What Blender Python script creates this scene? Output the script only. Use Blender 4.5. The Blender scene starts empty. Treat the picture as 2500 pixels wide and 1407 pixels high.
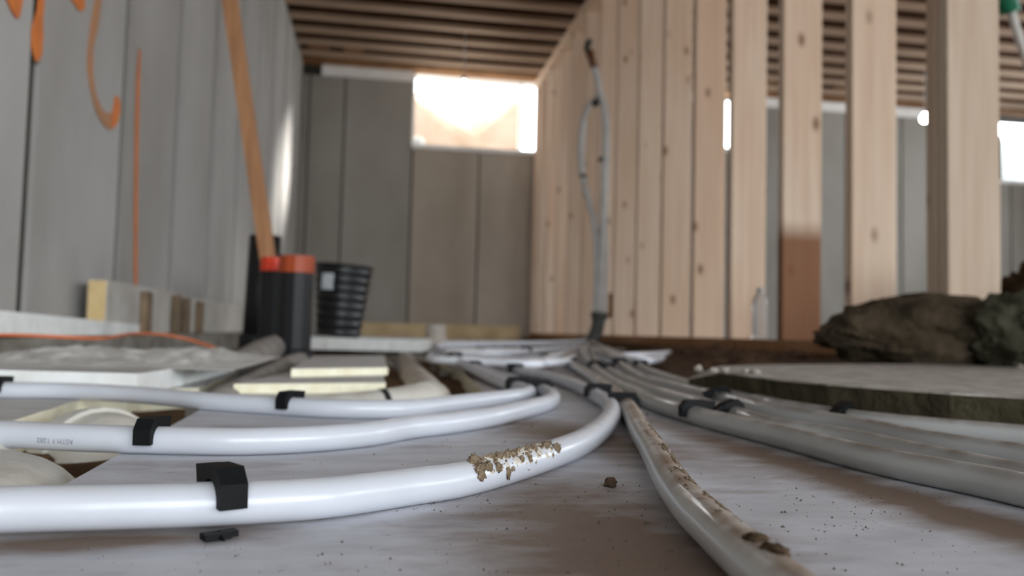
import bpy, bmesh, math, random
from mathutils import Vector, Matrix, noise

random.seed(7)
scene = bpy.context.scene
col = scene.collection

# ------------------------------------------------------------------ camera
F = 2000.0                                   # focal length in pixels of the 2500 px wide frame
CAM = Vector((0.0, 0.0, 0.076))
yaw, pitch, roll = math.atan(0.16), math.atan(108.5 / F), math.radians(1.4)
d = Vector((math.sin(yaw) * math.cos(pitch), math.cos(yaw) * math.cos(pitch), math.sin(pitch)))
r0 = Vector((math.cos(yaw), -math.sin(yaw), 0))
u0 = r0.cross(d)
cr = math.cos(roll) * r0 + math.sin(roll) * u0
cu = -math.sin(roll) * r0 + math.cos(roll) * u0
cam_data = bpy.data.cameras.new('camera')
cam_data.sensor_width = 36.0
cam_data.lens = F / 2500 * 36
cam_data.clip_start = 0.01
cam_data.dof.use_dof = True
cam_data.dof.focus_distance = 0.37
cam_data.dof.aperture_fstop = 9.0
cam = bpy.data.objects.new('camera', cam_data)
cam.matrix_world = Matrix(((cr.x, cu.x, -d.x, CAM.x), (cr.y, cu.y, -d.y, CAM.y), (cr.z, cu.z, -d.z, CAM.z), (0, 0, 0, 1)))
col.objects.link(cam)
scene.camera = cam

# ------------------------------------------------------------------ sky, exposure
world = bpy.data.worlds.new('overcast_sky')
scene.world = world
world.use_nodes = True
bg = world.node_tree.nodes['Background']
bg.inputs[0].default_value = (0.88, 0.94, 1.0, 1)
bg.inputs[1].default_value = 5.0
vs = scene.view_settings
vs.view_transform = 'Standard'
vs.look = 'None'
vs.exposure = 0.8
vs.gamma = 1.0
vs.use_curve_mapping = False
scene.cycles.max_bounces = 10
scene.cycles.diffuse_bounces = 6

# hazy low sun beyond the end wall
sun_d = bpy.data.lights.new('hazy_sun', 'SUN')
sun_d.energy = 13.0; sun_d.angle = math.radians(15); sun_d.color = (1.0, 0.97, 0.93)
sun = bpy.data.objects.new('hazy_sun', sun_d)
sun.rotation_euler = Vector((-1.0, -0.74, -0.58)).to_track_quat('-Z', 'Y').to_euler()
sun.location = (6, 14, 6)
col.objects.link(sun)


def portal(name, loc, rot, sx, sy):
    L = bpy.data.lights.new(name, 'AREA')
    L.shape = 'RECTANGLE'; L.size = sx; L.size_y = sy
    L.cycles.is_portal = True
    o = bpy.data.objects.new(name, L)
    o.location = loc; o.rotation_euler = rot
    col.objects.link(o)


# ------------------------------------------------------------------ helpers: rays of the surveyed picture
def ray(px, py):
    return d + cr * ((px - 1250) / F) + cu * (-(py - 703.5) / F)


def P(px, py, z=0.0):
    v = ray(px, py); return CAM + v * ((z - CAM.z) / v.z)


def WX(px, py, x):
    v = ray(px, py); return CAM + v * ((x - CAM.x) / v.x)


def WY(px, py, y):
    v = ray(px, py); return CAM + v * ((y - CAM.y) / v.y)


def D(px, py, Z):
    return CAM + ray(px, py) * Z


def C(X, Z, z):
    """horizontal camera coordinates -> world"""
    c, s = math.cos(yaw), math.sin(yaw)
    return Vector((X * c + Z * s, Z * c - X * s, z))


def lin(r, g, b):
    f = lambda v: ((v / 255) / 12.92) if v / 255 <= 0.04045 else (((v / 255) + 0.055) / 1.055) ** 2.4
    return (f(r), f(g), f(b), 1.0)


# ------------------------------------------------------------------ materials
def new_mat(name):
    m = bpy.data.materials.new(name); m.use_nodes = True
    nt = m.node_tree
    return m, nt, nt.nodes['Principled BSDF']


def nd(nt, t, **kw):
    n = nt.nodes.new(t)
    for k, v in kw.items():
        setattr(n, k, v)
    return n


def noise_fac(nt, scale, detail=4, rough=0.6, lo=0.4, hi=0.6, coord='Object', stretch=(1, 1, 1), rand=False):
    tc = nd(nt, 'ShaderNodeTexCoord')
    mp = nd(nt, 'ShaderNodeMapping')
    mp.inputs['Scale'].default_value = stretch
    nt.links.new(tc.outputs[coord], mp.inputs['Vector'])
    if rand:
        oi = nd(nt, 'ShaderNodeObjectInfo')
        mu = nd(nt, 'ShaderNodeMath', operation='MULTIPLY'); mu.inputs[1].default_value = 37.0
        nt.links.new(oi.outputs['Random'], mu.inputs[0])
        nt.links.new(mu.outputs[0], mp.inputs['Location'])
    nz = nd(nt, 'ShaderNodeTexNoise')
    nz.inputs['Scale'].default_value = scale
    nz.inputs['Detail'].default_value = detail
    nz.inputs['Roughness'].default_value = rough
    nt.links.new(mp.outputs[0], nz.inputs['Vector'])
    mr = nd(nt, 'ShaderNodeMapRange'); mr.clamp = True
    mr.inputs['From Min'].default_value = lo; mr.inputs['From Max'].default_value = hi
    nt.links.new(nz.outputs['Fac'], mr.inputs['Value'])
    return mr.outputs[0]


def mixc(nt, fac, a, b, amount=1.0):
    mx = nd(nt, 'ShaderNodeMix', data_type='RGBA')
    if amount != 1.0:
        mu = nd(nt, 'ShaderNodeMath', operation='MULTIPLY'); mu.inputs[1].default_value = amount
        nt.links.new(fac, mu.inputs[0]); fac = mu.outputs[0]
    nt.links.new(fac, mx.inputs['Factor'])
    for i, v in ((6, a), (7, b)):
        if hasattr(v, 'is_linked'):
            nt.links.new(v, mx.inputs[i])
        else:
            mx.inputs[i].default_value = v
    return mx.outputs[2]


def bump(nt, bsdf, fac, strength=0.3, dist=0.002):
    b = nd(nt, 'ShaderNodeBump')
    b.inputs['Strength'].default_value = strength; b.inputs['Distance'].default_value = dist
    nt.links.new(fac, b.inputs['Height']); nt.links.new(b.outputs[0], bsdf.inputs['Normal'])


def simple(name, c1, c2=None, scale=20, rough=0.7, lo=0.35, hi=0.65, bs=0.0, bd=0.002, stretch=(1, 1, 1), metallic=0, spec=0.5, coord='Object', rand=False):
    m, nt, b = new_mat(name)
    b.inputs['Roughness'].default_value = rough
    b.inputs['Metallic'].default_value = metallic
    b.inputs['Specular IOR Level'].default_value = spec
    if c2 is None:
        c2 = tuple(v * 0.9 for v in c1[:3]) + (1,)
    f = noise_fac(nt, scale, lo=lo, hi=hi, stretch=stretch, coord=coord, rand=rand)
    nt.links.new(mixc(nt, f, c1, c2), b.inputs['Base Color'])
    if bs:
        bump(nt, b, noise_fac(nt, scale * 4, lo=0.2, hi=0.8, stretch=stretch, coord=coord), bs, bd)
    return m


def wood_mat(name, base, dark, knots=True, brown_below=None):
    m, nt, b = new_mat(name)
    b.inputs['Roughness'].default_value = 0.75
    b.inputs['Specular IOR Level'].default_value = 0.25
    g = noise_fac(nt, 6, detail=6, lo=0.35, hi=0.7, stretch=(7, 7, 0.35), rand=True)
    c = mixc(nt, g, base, dark, 0.75)
    g2 = noise_fac(nt, 1.5, detail=2, lo=0.4, hi=0.7, stretch=(1, 1, 0.5), rand=True)
    c = mixc(nt, g2, c, lin(206, 164, 130), 0.4)
    oi = nd(nt, 'ShaderNodeObjectInfo')
    hs = nd(nt, 'ShaderNodeHueSaturation')
    mr = nd(nt, 'ShaderNodeMapRange'); mr.inputs['To Min'].default_value = 0.8; mr.inputs['To Max'].default_value = 1.1
    nt.links.new(oi.outputs['Random'], mr.inputs['Value'])
    nt.links.new(mr.outputs[0], hs.inputs['Value'])
    nt.links.new(c, hs.inputs['Color'])
    c = hs.outputs[0]
    if knots:
        tc = nd(nt, 'ShaderNodeTexCoord'); mp = nd(nt, 'ShaderNodeMapping')
        mp.inputs['Scale'].default_value = (1.0, 1.0, 0.55)
        nt.links.new(tc.outputs['Object'], mp.inputs['Vector'])
        mu = nd(nt, 'ShaderNodeMath', operation='MULTIPLY'); mu.inputs[1].default_value = 53.0
        nt.links.new(oi.outputs['Random'], mu.inputs[0]); nt.links.new(mu.outputs[0], mp.inputs['Location'])
        vo = nd(nt, 'ShaderNodeTexVoronoi'); vo.inputs['Scale'].default_value = 10
        nt.links.new(mp.outputs[0], vo.inputs['Vector'])
        k = nd(nt, 'ShaderNodeMapRange'); k.clamp = True
        k.inputs['From Min'].default_value = 0.19; k.inputs['From Max'].default_value = 0.07
        nt.links.new(vo.outputs['Distance'], k.inputs['Value'])
        c = mixc(nt, k.outputs[0], c, lin(122, 84, 56), 0.8)
    if brown_below is not None:                      # lower end of a stud turned brown by height
        tc = nd(nt, 'ShaderNodeTexCoord'); sp = nd(nt, 'ShaderNodeSeparateXYZ')
        nt.links.new(tc.outputs['Object'], sp.inputs[0])
        k = nd(nt, 'ShaderNodeMapRange'); k.clamp = True
        k.inputs['From Min'].default_value = brown_below + 0.05; k.inputs['From Max'].default_value = brown_below - 0.02
        nt.links.new(sp.outputs[2], k.inputs['Value'])
        c = mixc(nt, k.outputs[0], c, lin(128, 80, 46), 0.9)
    nt.links.new(c, b.inputs['Base Color'])
    return m


def concrete_mat(name, c1, c2, c3):
    m, nt, b = new_mat(name)
    b.inputs['Roughness'].default_value = 0.9
    b.inputs['Specular IOR Level'].default_value = 0.2
    c = mixc(nt, noise_fac(nt, 1.3, detail=5, lo=0.35, hi=0.68, stretch=(1, 1, 0.5), coord='Object', rand=True), c1, c2)
    c = mixc(nt, noise_fac(nt, 5, detail=6, lo=0.58, hi=0.8, stretch=(0.6, 0.6, 0.12), coord='Object', rand=True), c, c3, 0.3)
    nt.links.new(c, b.inputs['Base Color'])
    bump(nt, b, noise_fac(nt, 60, lo=0.3, hi=0.8), 0.25, 0.003)
    return m


def foam_mat(name, base, dirt, patches=()):
    """grey dusty foam face; patches = (x, y, radius x, radius y, angle) of trodden-in brown dirt and painted pipe shade"""
    m, nt, b = new_mat(name)
    b.inputs['Roughness'].default_value = 0.55
    b.inputs['Specular IOR Level'].default_value = 0.35
    c = mixc(nt, noise_fac(nt, 14, detail=5, lo=0.4, hi=0.75, stretch=(1, 3, 1)), base, tuple(v * 0.72 for v in base[:3]) + (1,))
    c = mixc(nt, noise_fac(nt, 6, detail=8, rough=0.7, lo=0.56, hi=0.7, stretch=(1, 2.4, 1)), c, dirt, 0.55)
    c = mixc(nt, noise_fac(nt, 120, detail=3, lo=0.66, hi=0.72, stretch=(1, 3.5, 1)), c, lin(70, 62, 55), 0.5)
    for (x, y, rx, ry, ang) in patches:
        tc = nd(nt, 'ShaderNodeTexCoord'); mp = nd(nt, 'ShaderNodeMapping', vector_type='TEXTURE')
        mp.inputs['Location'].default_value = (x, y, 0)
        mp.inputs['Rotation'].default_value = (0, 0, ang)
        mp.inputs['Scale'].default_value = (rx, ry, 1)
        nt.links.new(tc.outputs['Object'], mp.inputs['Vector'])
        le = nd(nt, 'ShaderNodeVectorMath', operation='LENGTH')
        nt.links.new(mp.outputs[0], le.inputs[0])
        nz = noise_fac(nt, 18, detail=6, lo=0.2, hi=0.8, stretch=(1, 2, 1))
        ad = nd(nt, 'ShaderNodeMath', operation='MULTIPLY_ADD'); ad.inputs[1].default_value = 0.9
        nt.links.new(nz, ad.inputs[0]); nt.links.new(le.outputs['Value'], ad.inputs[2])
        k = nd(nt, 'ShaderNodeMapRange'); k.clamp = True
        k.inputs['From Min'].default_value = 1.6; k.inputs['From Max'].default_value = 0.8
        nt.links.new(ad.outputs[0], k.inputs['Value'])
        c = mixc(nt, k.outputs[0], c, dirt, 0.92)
    nt.links.new(c, b.inputs['Base Color'])
    bump(nt, b, noise_fac(nt, 160, lo=0.3, hi=0.8), 0.15, 0.0006)
    return m


def pex_mat(name, base, dust, amount):
    m, nt, b = new_mat(name)
    b.inputs['Roughness'].default_value = 0.28
    b.inputs['Coat Weight'].default_value = 0.15
    b.inputs['Subsurface Weight'].default_value = 0.0
    c = mixc(nt, noise_fac(nt, 30, lo=0.4, hi=0.8), base, tuple(v * 0.95 for v in base[:3]) + (1,))
    if amount > 0:                             # dust settled on the upper side
        ge = nd(nt, 'ShaderNodeNewGeometry'); sp = nd(nt, 'ShaderNodeSeparateXYZ')
        nt.links.new(ge.outputs['Normal'], sp.inputs[0])
        k = nd(nt, 'ShaderNodeMapRange'); k.clamp = True
        k.inputs['From Min'].default_value = 0.45; k.inputs['From Max'].default_value = 0.95
        nt.links.new(sp.outputs[2], k.inputs['Value'])
        nz = noise_fac(nt, 40, detail=6, lo=0.3, hi=0.6)
        mu = nd(nt, 'ShaderNodeMath', operation='MULTIPLY')
        nt.links.new(k.outputs[0], mu.inputs[0]); nt.links.new(nz, mu.inputs[1])
        c = mixc(nt, mu.outputs[0], c, dust, amount)
        rr = nd(nt, 'ShaderNodeMapRange'); rr.inputs['To Min'].default_value = 0.28; rr.inputs['To Max'].default_value = 0.6
        nt.links.new(mu.outputs[0], rr.inputs['Value']); nt.links.new(rr.outputs[0], b.inputs['Roughness'])
    nt.links.new(c, b.inputs['Base Color'])
    return m


PI = math.pi
brown = lin(108, 86, 68)
p1, p2, p3, p_shade = P(1480, 1330), P(1400, 1065), P(2100, 1185), P(180, 1325)
M = {}
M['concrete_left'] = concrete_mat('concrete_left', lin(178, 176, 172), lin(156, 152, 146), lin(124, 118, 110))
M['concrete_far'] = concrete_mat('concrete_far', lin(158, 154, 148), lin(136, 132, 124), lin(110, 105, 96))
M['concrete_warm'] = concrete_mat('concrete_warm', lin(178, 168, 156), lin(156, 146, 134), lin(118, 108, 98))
M['joint'] = simple('joint', lin(66, 62, 54), lin(48, 45, 38), 8, 0.95)
M['concrete_rough'] = simple('concrete_rough', lin(150, 145, 136), lin(112, 104, 94), 12, 0.95, bs=0.5, bd=0.006)
M['pine'] = wood_mat('pine', lin(226, 206, 184), lin(206, 178, 152))
M['pine_brown_foot'] = wood_mat('pine_brown_foot', lin(226, 206, 184), lin(206, 178, 152), brown_below=0.43)
M['plate'] = wood_mat('plate', lin(168, 122, 82), lin(120, 82, 52))
M['stick'] = simple('stick', lin(172, 124, 84), lin(140, 98, 64), 6, 0.7, stretch=(8, 8, 0.6))
M['block'] = simple('block', lin(176, 124, 66), lin(140, 92, 48), 10, 0.7)
M['stake'] = simple('stake', lin(140, 118, 92), lin(100, 84, 66), 10, 0.85)
M['joist'] = simple('joist', lin(196, 172, 150), lin(172, 146, 124), 3, 0.8, stretch=(0.4, 6, 6))
M['osb'] = simple('osb', lin(112, 76, 48), lin(84, 54, 32), 30, 0.85)
M['rim'] = simple('rim', lin(160, 118, 78), lin(130, 92, 58), 6, 0.8)
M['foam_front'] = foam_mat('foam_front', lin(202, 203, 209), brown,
                           [(p1.x, p1.y, 0.07, 0.17, 0.0), (p2.x, p2.y, 0.06, 0.18, 0.35), (p3.x, p3.y, 0.032, 0.45, 0.02), (0.1, 1.5, 0.35, 0.6, 0), (p_shade.x, p_shade.y, 0.08, 0.018, 0.1)])  # last patch paints the shadow below the nearest pipe
M['foam_grey'] = foam_mat('foam_grey', lin(196, 194, 190), brown)
M['foam_cream'] = simple('foam_cream', lin(236, 232, 208), lin(224, 216, 186), 60, 0.8, bs=0.3, bd=0.001)
M['foam_white'] = simple('foam_white', lin(240, 241, 238), lin(228, 228, 222), 30, 0.8, bs=0.2, bd=0.001)
M['foam_block'] = simple('foam_block', lin(196, 192, 184), lin(176, 170, 160), 8, 0.85)
M['foam_yellow'] = simple('foam_yellow', lin(216, 190, 140), lin(196, 168, 116), 20, 0.85)
M['foam_tan'] = simple('foam_tan', lin(206, 184, 146), lin(180, 158, 122), 5, 0.85)
M['rubble'] = simple('rubble', lin(214, 212, 206), lin(176, 172, 164), 14, 0.9, bs=0.6, bd=0.006)
M['dirt'] = simple('dirt', lin(118, 92, 68), lin(84, 64, 46), 30, 1.0, bs=0.8, bd=0.006, spec=0.1)
M['dirt_dark'] = simple('dirt_dark', lin(104, 80, 60), lin(66, 50, 38), 25, 1.0, bs=0.8, bd=0.006, spec=0.1)
M['clay'] = simple('clay', lin(92, 80, 64), lin(58, 50, 38), 18, 1.0, bs=1.0, bd=0.01, spec=0.1)
M['clay_olive'] = simple('clay_olive', lin(96, 94, 78), lin(66, 64, 50), 18, 1.0, bs=1.0, bd=0.01, spec=0.1)
M['slab_edge'] = simple('slab_edge', lin(76, 70, 54), lin(54, 50, 38), 14, 1.0, bs=0.7, bd=0.006, spec=0.1)
M['slab_top'] = simple('slab_top', lin(186, 178, 168), lin(140, 130, 120), 30, 0.9, bs=0.5, bd=0.004)
M['pex'] = pex_mat('pex', lin(200, 203, 210), lin(172, 166, 158), 0.25)
M['pex_dusty'] = pex_mat('pex_dusty', lin(168, 168, 165), lin(112, 99, 88), 0.8)
M['pex_muddy'] = pex_mat('pex_muddy', lin(196, 196, 192), lin(134, 110, 90), 0.95)
M['pex_far'] = pex_mat('pex_far', lin(228, 230, 236), lin(170, 160, 150), 0.4)
M['pex_riser'] = simple('pex_riser', lin(206, 204, 200), lin(188, 186, 182), 10, 0.4)
M['clip'] = simple('clip', lin(17, 18, 19), lin(11, 12, 13), 60, 0.6, bs=0.15, bd=0.0005, spec=0.15)
M['mud'] = simple('mud', lin(150, 132, 110), lin(112, 94, 74), 300, 0.95, bs=0.8, bd=0.0008, spec=0.15)
M['mud_pale'] = simple('mud_pale', lin(204, 196, 180), lin(176, 164, 146), 200, 0.9, bs=0.4, bd=0.0004, spec=0.2)
M['mud_dark'] = simple('mud_dark', lin(92, 74, 54), lin(66, 52, 38), 200, 0.95, bs=0.8, bd=0.0008, spec=0.15)
M['pebble'] = simple('pebble', lin(84, 60, 42), lin(58, 42, 30), 150, 0.9, bs=0.6, bd=0.001)
M['crumb'] = simple('crumb', lin(92, 82, 72), lin(64, 56, 48), 300, 0.95)
M['pvc'] = pex_mat('pvc', lin(222, 219, 208), lin(164, 154, 142), 0.5)
M['pvc_dusty'] = simple('pvc_dusty', lin(200, 192, 182), lin(164, 150, 134), 20, 0.7)
M['pvc_grey'] = simple('pvc_grey', lin(150, 144, 138), lin(116, 108, 100), 22, 0.8)
M['abs'] = simple('abs', lin(24, 24, 26), lin(18, 18, 19), 20, 0.5, spec=0.35)
M['bucket'] = simple('bucket', lin(26, 27, 29), lin(20, 20, 21), 20, 0.3)
M['orange'] = simple('orange', lin(172, 70, 22), lin(154, 60, 16), 12, 0.5)
M['orange_red'] = simple('orange_red', lin(220, 62, 26), lin(206, 52, 18), 12, 0.5)
M['paint'] = simple('paint', lin(216, 124, 56), lin(198, 110, 52), 14, 0.8, lo=0.4, hi=0.7)
M['paint_faint'] = simple('paint_faint', lin(186, 128, 84), lin(172, 128, 96), 14, 0.8)
M['cord'] = simple('cord', lin(214, 114, 64), lin(190, 98, 54), 10, 0.5)
M['label'] = simple('label', lin(200, 206, 208), lin(180, 186, 190), 30, 0.6)
M['conduit'] = simple('conduit', lin(84, 86, 82), lin(66, 68, 64), 20, 0.6)
M['tape'] = simple('tape', lin(120, 74, 44), lin(96, 58, 34), 20, 0.6)
M['tape_dark'] = simple('tape_dark', lin(70, 70, 62), lin(50, 50, 46), 20, 0.6)
M['white_board'] = simple('white_board', lin(240, 240, 238), lin(226, 226, 222), 8, 0.6)
M['well'] = simple('well', lin(216, 192, 172), lin(190, 164, 140), 3, 0.85)
M['soil_out'] = simple('soil_out', lin(130, 112, 92), lin(104, 90, 74), 3, 1.0)
M['ink'] = simple('ink', lin(120, 122, 130), lin(150, 152, 160), 300, 0.6)
M['green'] = simple('green', lin(30, 128, 96), lin(20, 100, 74), 20, 0.5)
M['dark'] = simple('dark', lin(40, 40, 38), lin(28, 28, 26), 10, 0.8)
m, nt, b = new_mat('bottle_plastic')
b.inputs['Base Color'].default_value = lin(226, 232, 238)
b.inputs['Roughness'].default_value = 0.12
b.inputs['Transmission Weight'].default_value = 0.8
b.inputs['IOR'].default_value = 1.2
M['bottle'] = m



# ------------------------------------------------------------------ mesh helpers
def obj(name, verts, faces, mat, parent=None, smooth=False, mats=None, fm=None, loc=None):
    me = bpy.data.meshes.new(name)
    me.from_pydata([tuple(v) for v in verts], [], faces)
    for mm in (mats or [mat]):
        me.materials.append(M[mm] if isinstance(mm, str) else mm)
    if fm:
        me.polygons.foreach_set('material_index', fm)
    if smooth:
        me.polygons.foreach_set('use_smooth', [True] * len(me.polygons))
    me.update()
    o = bpy.data.objects.new(name, me)
    col.objects.link(o)
    if parent is not None:
        o.parent = parent
    if loc is not None:
        o.location = loc
    return o


def fix_normals(o):
    bm = bmesh.new(); bm.from_mesh(o.data)
    bmesh.ops.recalc_face_normals(bm, faces=bm.faces)
    bm.to_mesh(o.data); bm.free()
    return o


def tag(o, label=None, cat=None, group=None, kind=None):
    if label: o['label'] = label
    if cat: o['category'] = cat
    if group: o['group'] = group
    if kind: o['kind'] = kind
    return o


def empty(name, loc=(0, 0, 0)):
    o = bpy.data.objects.new(name, None)
    o.empty_display_size = 0.05
    o.location = loc
    col.objects.link(o)
    return o


def box_vf(x0, x1, y0, y1, z0, z1, ch=0.0):
    if ch <= 0:
        v = [(x0, y0, z0), (x1, y0, z0), (x1, y1, z0), (x0, y1, z0), (x0, y0, z1), (x1, y0, z1), (x1, y1, z1), (x0, y1, z1)]
        f = [(0, 3, 2, 1), (4, 5, 6, 7), (0, 1, 5, 4), (1, 2, 6, 5), (2, 3, 7, 6), (3, 0, 4, 7)]
        return v, f
    bm = bmesh.new()
    bmesh.ops.create_cube(bm, size=1)
    for w in bm.verts:
        w.co = Vector(((x0 + x1) / 2 + w.co.x * (x1 - x0), (y0 + y1) / 2 + w.co.y * (y1 - y0), (z0 + z1) / 2 + w.co.z * (z1 - z0)))
    bmesh.ops.bevel(bm, geom=list(bm.edges), offset=ch, segments=1, affect='EDGES')
    bm.verts.index_update()
    v = [tuple(w.co) for w in bm.verts]; f = [[w.index for w in q.verts] for q in bm.faces]
    bm.free()
    return v, f


def box(name, x0, x1, y0, y1, z0, z1, mat, parent=None, ch=0.0):
    v, f = box_vf(x0, x1, y0, y1, z0, z1, ch)
    return obj(name, v, f, mat, parent)


def merge(*vfs):
    V, Fc = [], []
    for v, f in vfs:
        n = len(V); V += list(v); Fc += [[i + n for i in q] for q in f]
    return V, Fc


def catmull(pts, n=8):
    pts = [Vector(p) for p in pts]
    q = [pts[0] * 2 - pts[1]] + pts + [pts[-1] * 2 - pts[-2]]
    out = []
    for i in range(1, len(q) - 2):
        a, b, c, e = q[i - 1:i + 3]
        t0 = 0.0
        t1 = t0 + max((b - a).length, 1e-9) ** 0.5
        t2 = t1 + max((c - b).length, 1e-9) ** 0.5
        t3 = t2 + max((e - c).length, 1e-9) ** 0.5
        for k in range(n):
            t = t1 + (t2 - t1) * k / n
            A1 = a * ((t1 - t) / (t1 - t0)) + b * ((t - t0) / (t1 - t0))
            A2 = b * ((t2 - t) / (t2 - t1)) + c * ((t - t1) / (t2 - t1))
            A3 = c * ((t3 - t) / (t3 - t2)) + e * ((t - t2) / (t3 - t2))
            B1 = A1 * ((t2 - t) / (t2 - t0)) + A2 * ((t - t0) / (t2 - t0))
            B2 = A2 * ((t3 - t) / (t3 - t1)) + A3 * ((t - t1) / (t3 - t1))
            out.append(B1 * ((t2 - t) / (t2 - t1)) + B2 * ((t - t1) / (t2 - t1)))
    out.append(pts[-1].copy())
    return out


def frames(path):
    T = []
    for i in range(len(path)):
        a = path[max(i - 1, 0)]; b = path[min(i + 1, len(path) - 1)]
        T.append((b - a).normalized())
    up = Vector((0, 0, 1)) if abs(T[0].z) < 0.9 else Vector((0, 1, 0))
    N = []
    n = (up - T[0] * up.dot(T[0])).normalized()
    for t in T:
        n = (n - t * n.dot(t))
        n.normalize(); N.append(n.copy())
    return T, N


def tube_vf(path, r, sides=16, cap=True, prof=None):
    T, N = frames(path)
    V, Fc = [], []
    for i, p in enumerate(path):
        b = T[i].cross(N[i])
        ri = r(i / (len(path) - 1)) if callable(r) else r
        for k in range(sides):
            a = 2 * PI * k / sides
            V.append(p + (N[i] * math.cos(a) + b * math.sin(a)) * ri)
    for i in range(len(path) - 1):
        for k in range(sides):
            k2 = (k + 1) % sides
            Fc.append((i * sides + k, i * sides + k2, (i + 1) * sides + k2, (i + 1) * sides + k))
    if cap:
        Fc.append(tuple(range(sides))[::-1])
        n = (len(path) - 1) * sides
        Fc.append(tuple(range(n, n + sides)))
    return V, Fc


def tube(name, path, r, mat, parent=None, sides=16, cap=True):
    v, f = tube_vf(path, r, sides, cap)
    o = obj(name, v, f, mat, parent, smooth=True)
    fix_normals(o)
    return o


def lathe_vf(prof, sides=24, center=(0, 0), close=False):
    V, Fc = [], []
    n = len(prof)
    for i, (r, z) in enumerate(prof):
        for k in range(sides):
            a = 2 * PI * k / sides
            V.append((center[0] + r * math.cos(a), center[1] + r * math.sin(a), z))
    rng = n if close else n - 1
    for i in range(rng):
        j = (i + 1) % n
        for k in range(sides):
            k2 = (k + 1) % sides
            Fc.append((i * sides + k, i * sides + k2, j * sides + k2, j * sides + k))
    return V, Fc


def slab(name, poly, z0, z1, top, side, parent=None, rough=0.0, seed=0, ztop=None):
    """board with the given outline (world xy), top and cut-edge materials"""
    if rough:
        pts = []
        n = len(poly)
        for i in range(n):
            a, b = Vector(poly[i][:2]), Vector(poly[(i + 1) % n][:2])
            m_ = max(1, min(40, int((b - a).length / 0.02)))
            for k in range(m_):
                p = a.lerp(b, k / m_)
                pts.append((p.x + rough * noise.noise((p.x * 40, p.y * 40, seed)), p.y + rough * noise.noise((p.x * 40, p.y * 40, seed + 9))))
        poly = pts
    n = len(poly)
    area = sum(poly[i][0] * poly[(i + 1) % n][1] - poly[(i + 1) % n][0] * poly[i][1] for i in range(n))
    if area < 0:
        poly = list(reversed(poly))
    zt = ztop or (lambda x, y: z1)
    V = [(p[0], p[1], z0) for p in poly] + [(p[0], p[1], zt(p[0], p[1])) for p in poly]
    Fc = [tuple(range(n))[::-1], tuple(range(n, 2 * n))] + [(i, (i + 1) % n, n + (i + 1) % n, n + i) for i in range(n)]
    return obj(name, V, Fc, None, parent, mats=[top, side], fm=[1, 0] + [1] * n)


def lump(name, c, size, mat, parent=None, sub=4, amp=0.25, freq=2.0, seed=0, flat=None, rotz=0):
    bm = bmesh.new()
    bmesh.ops.create_icosphere(bm, subdivisions=sub, radius=1.0)
    for v in bm.verts:
        p = v.co.copy()
        k = 1 + amp * noise.fractal(p * freq + Vector((seed, seed * 2.3, 1.7)), 0.6, 2.1, 4)
        q = p * k
        q = Vector((q.x * size[0], q.y * size[1], q.z * size[2]))
        if flat is not None and q.z < flat:
            q.z = flat + (q.z - flat) * 0.1
        v.co = q
    me = bpy.data.meshes.new(name); bm.to_mesh(me); bm.free()
    me.materials.append(M[mat])
    me.polygons.foreach_set('use_smooth', [True] * len(me.polygons))
    o = bpy.data.objects.new(name, me); col.objects.link(o)
    o.location = c; o.rotation_euler = (0, 0, rotz)
    if parent: o.parent = parent
    return o


# ================================================================== THE SETTING
XL, XS, XR = -0.737, 1.33, 6.6          # left wall, stud wall face, far right wall
YF, YB = 7.25, -3.4                     # far wall, back wall
ZC = 2.376                              # underside of the joists

# floor: earth under the insulation
def ground_grid(name, x0, x1, y0, y1, nx, ny, z, amp, mat):
    V = [(x0 + (x1 - x0) * i / nx, y0 + (y1 - y0) * j / ny, 0) for j in range(ny + 1) for i in range(nx + 1)]
    V = [(x, y, z + amp * noise.fractal(Vector((x * 9, y * 9, 0.3)), 0.6, 2.0, 4)) for x, y, _ in V]
    Fc = [(j * (nx + 1) + i, j * (nx + 1) + i + 1, (j + 1) * (nx + 1) + i + 1, (j + 1) * (nx + 1) + i) for j in range(ny) for i in range(nx)]
    return obj(name, V, Fc, mat, smooth=True)

fl = ground_grid('floor', XL - 0.1, XR + 0.1, YB, YF + 0.1, 150, 300, -0.024, 0.008, 'dirt')
tag(fl, 'brown trodden earth floor under the insulation boards', kind='structure')

# left wall with its cast panels
wl = box('wall_left', XL - 0.25, XL - 0.009, YB, YF + 0.25, -0.1, 2.7, 'joint')
tag(wl, 'grey concrete foundation wall with upright form seams', kind='structure')
yy = 1.84 - 0.6 * 9
k = 0
while yy < YF:
    y0, y1 = max(yy, YB) + 0.022, min(yy + 0.6, YF) - 0.022
    if y1 > y0 + 0.02:
        off = 0.004 * random.random()
        v, f = box_vf(0, 0.06, y0 - (y0 + y1) / 2, y1 - (y0 + y1) / 2, -0.1, ZC)
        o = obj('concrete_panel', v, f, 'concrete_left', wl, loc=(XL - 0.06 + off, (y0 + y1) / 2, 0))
    yy += 0.6

# far wall with its window openings
def fx(px, py=600):
    return WY(px, py, YF).x

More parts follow.
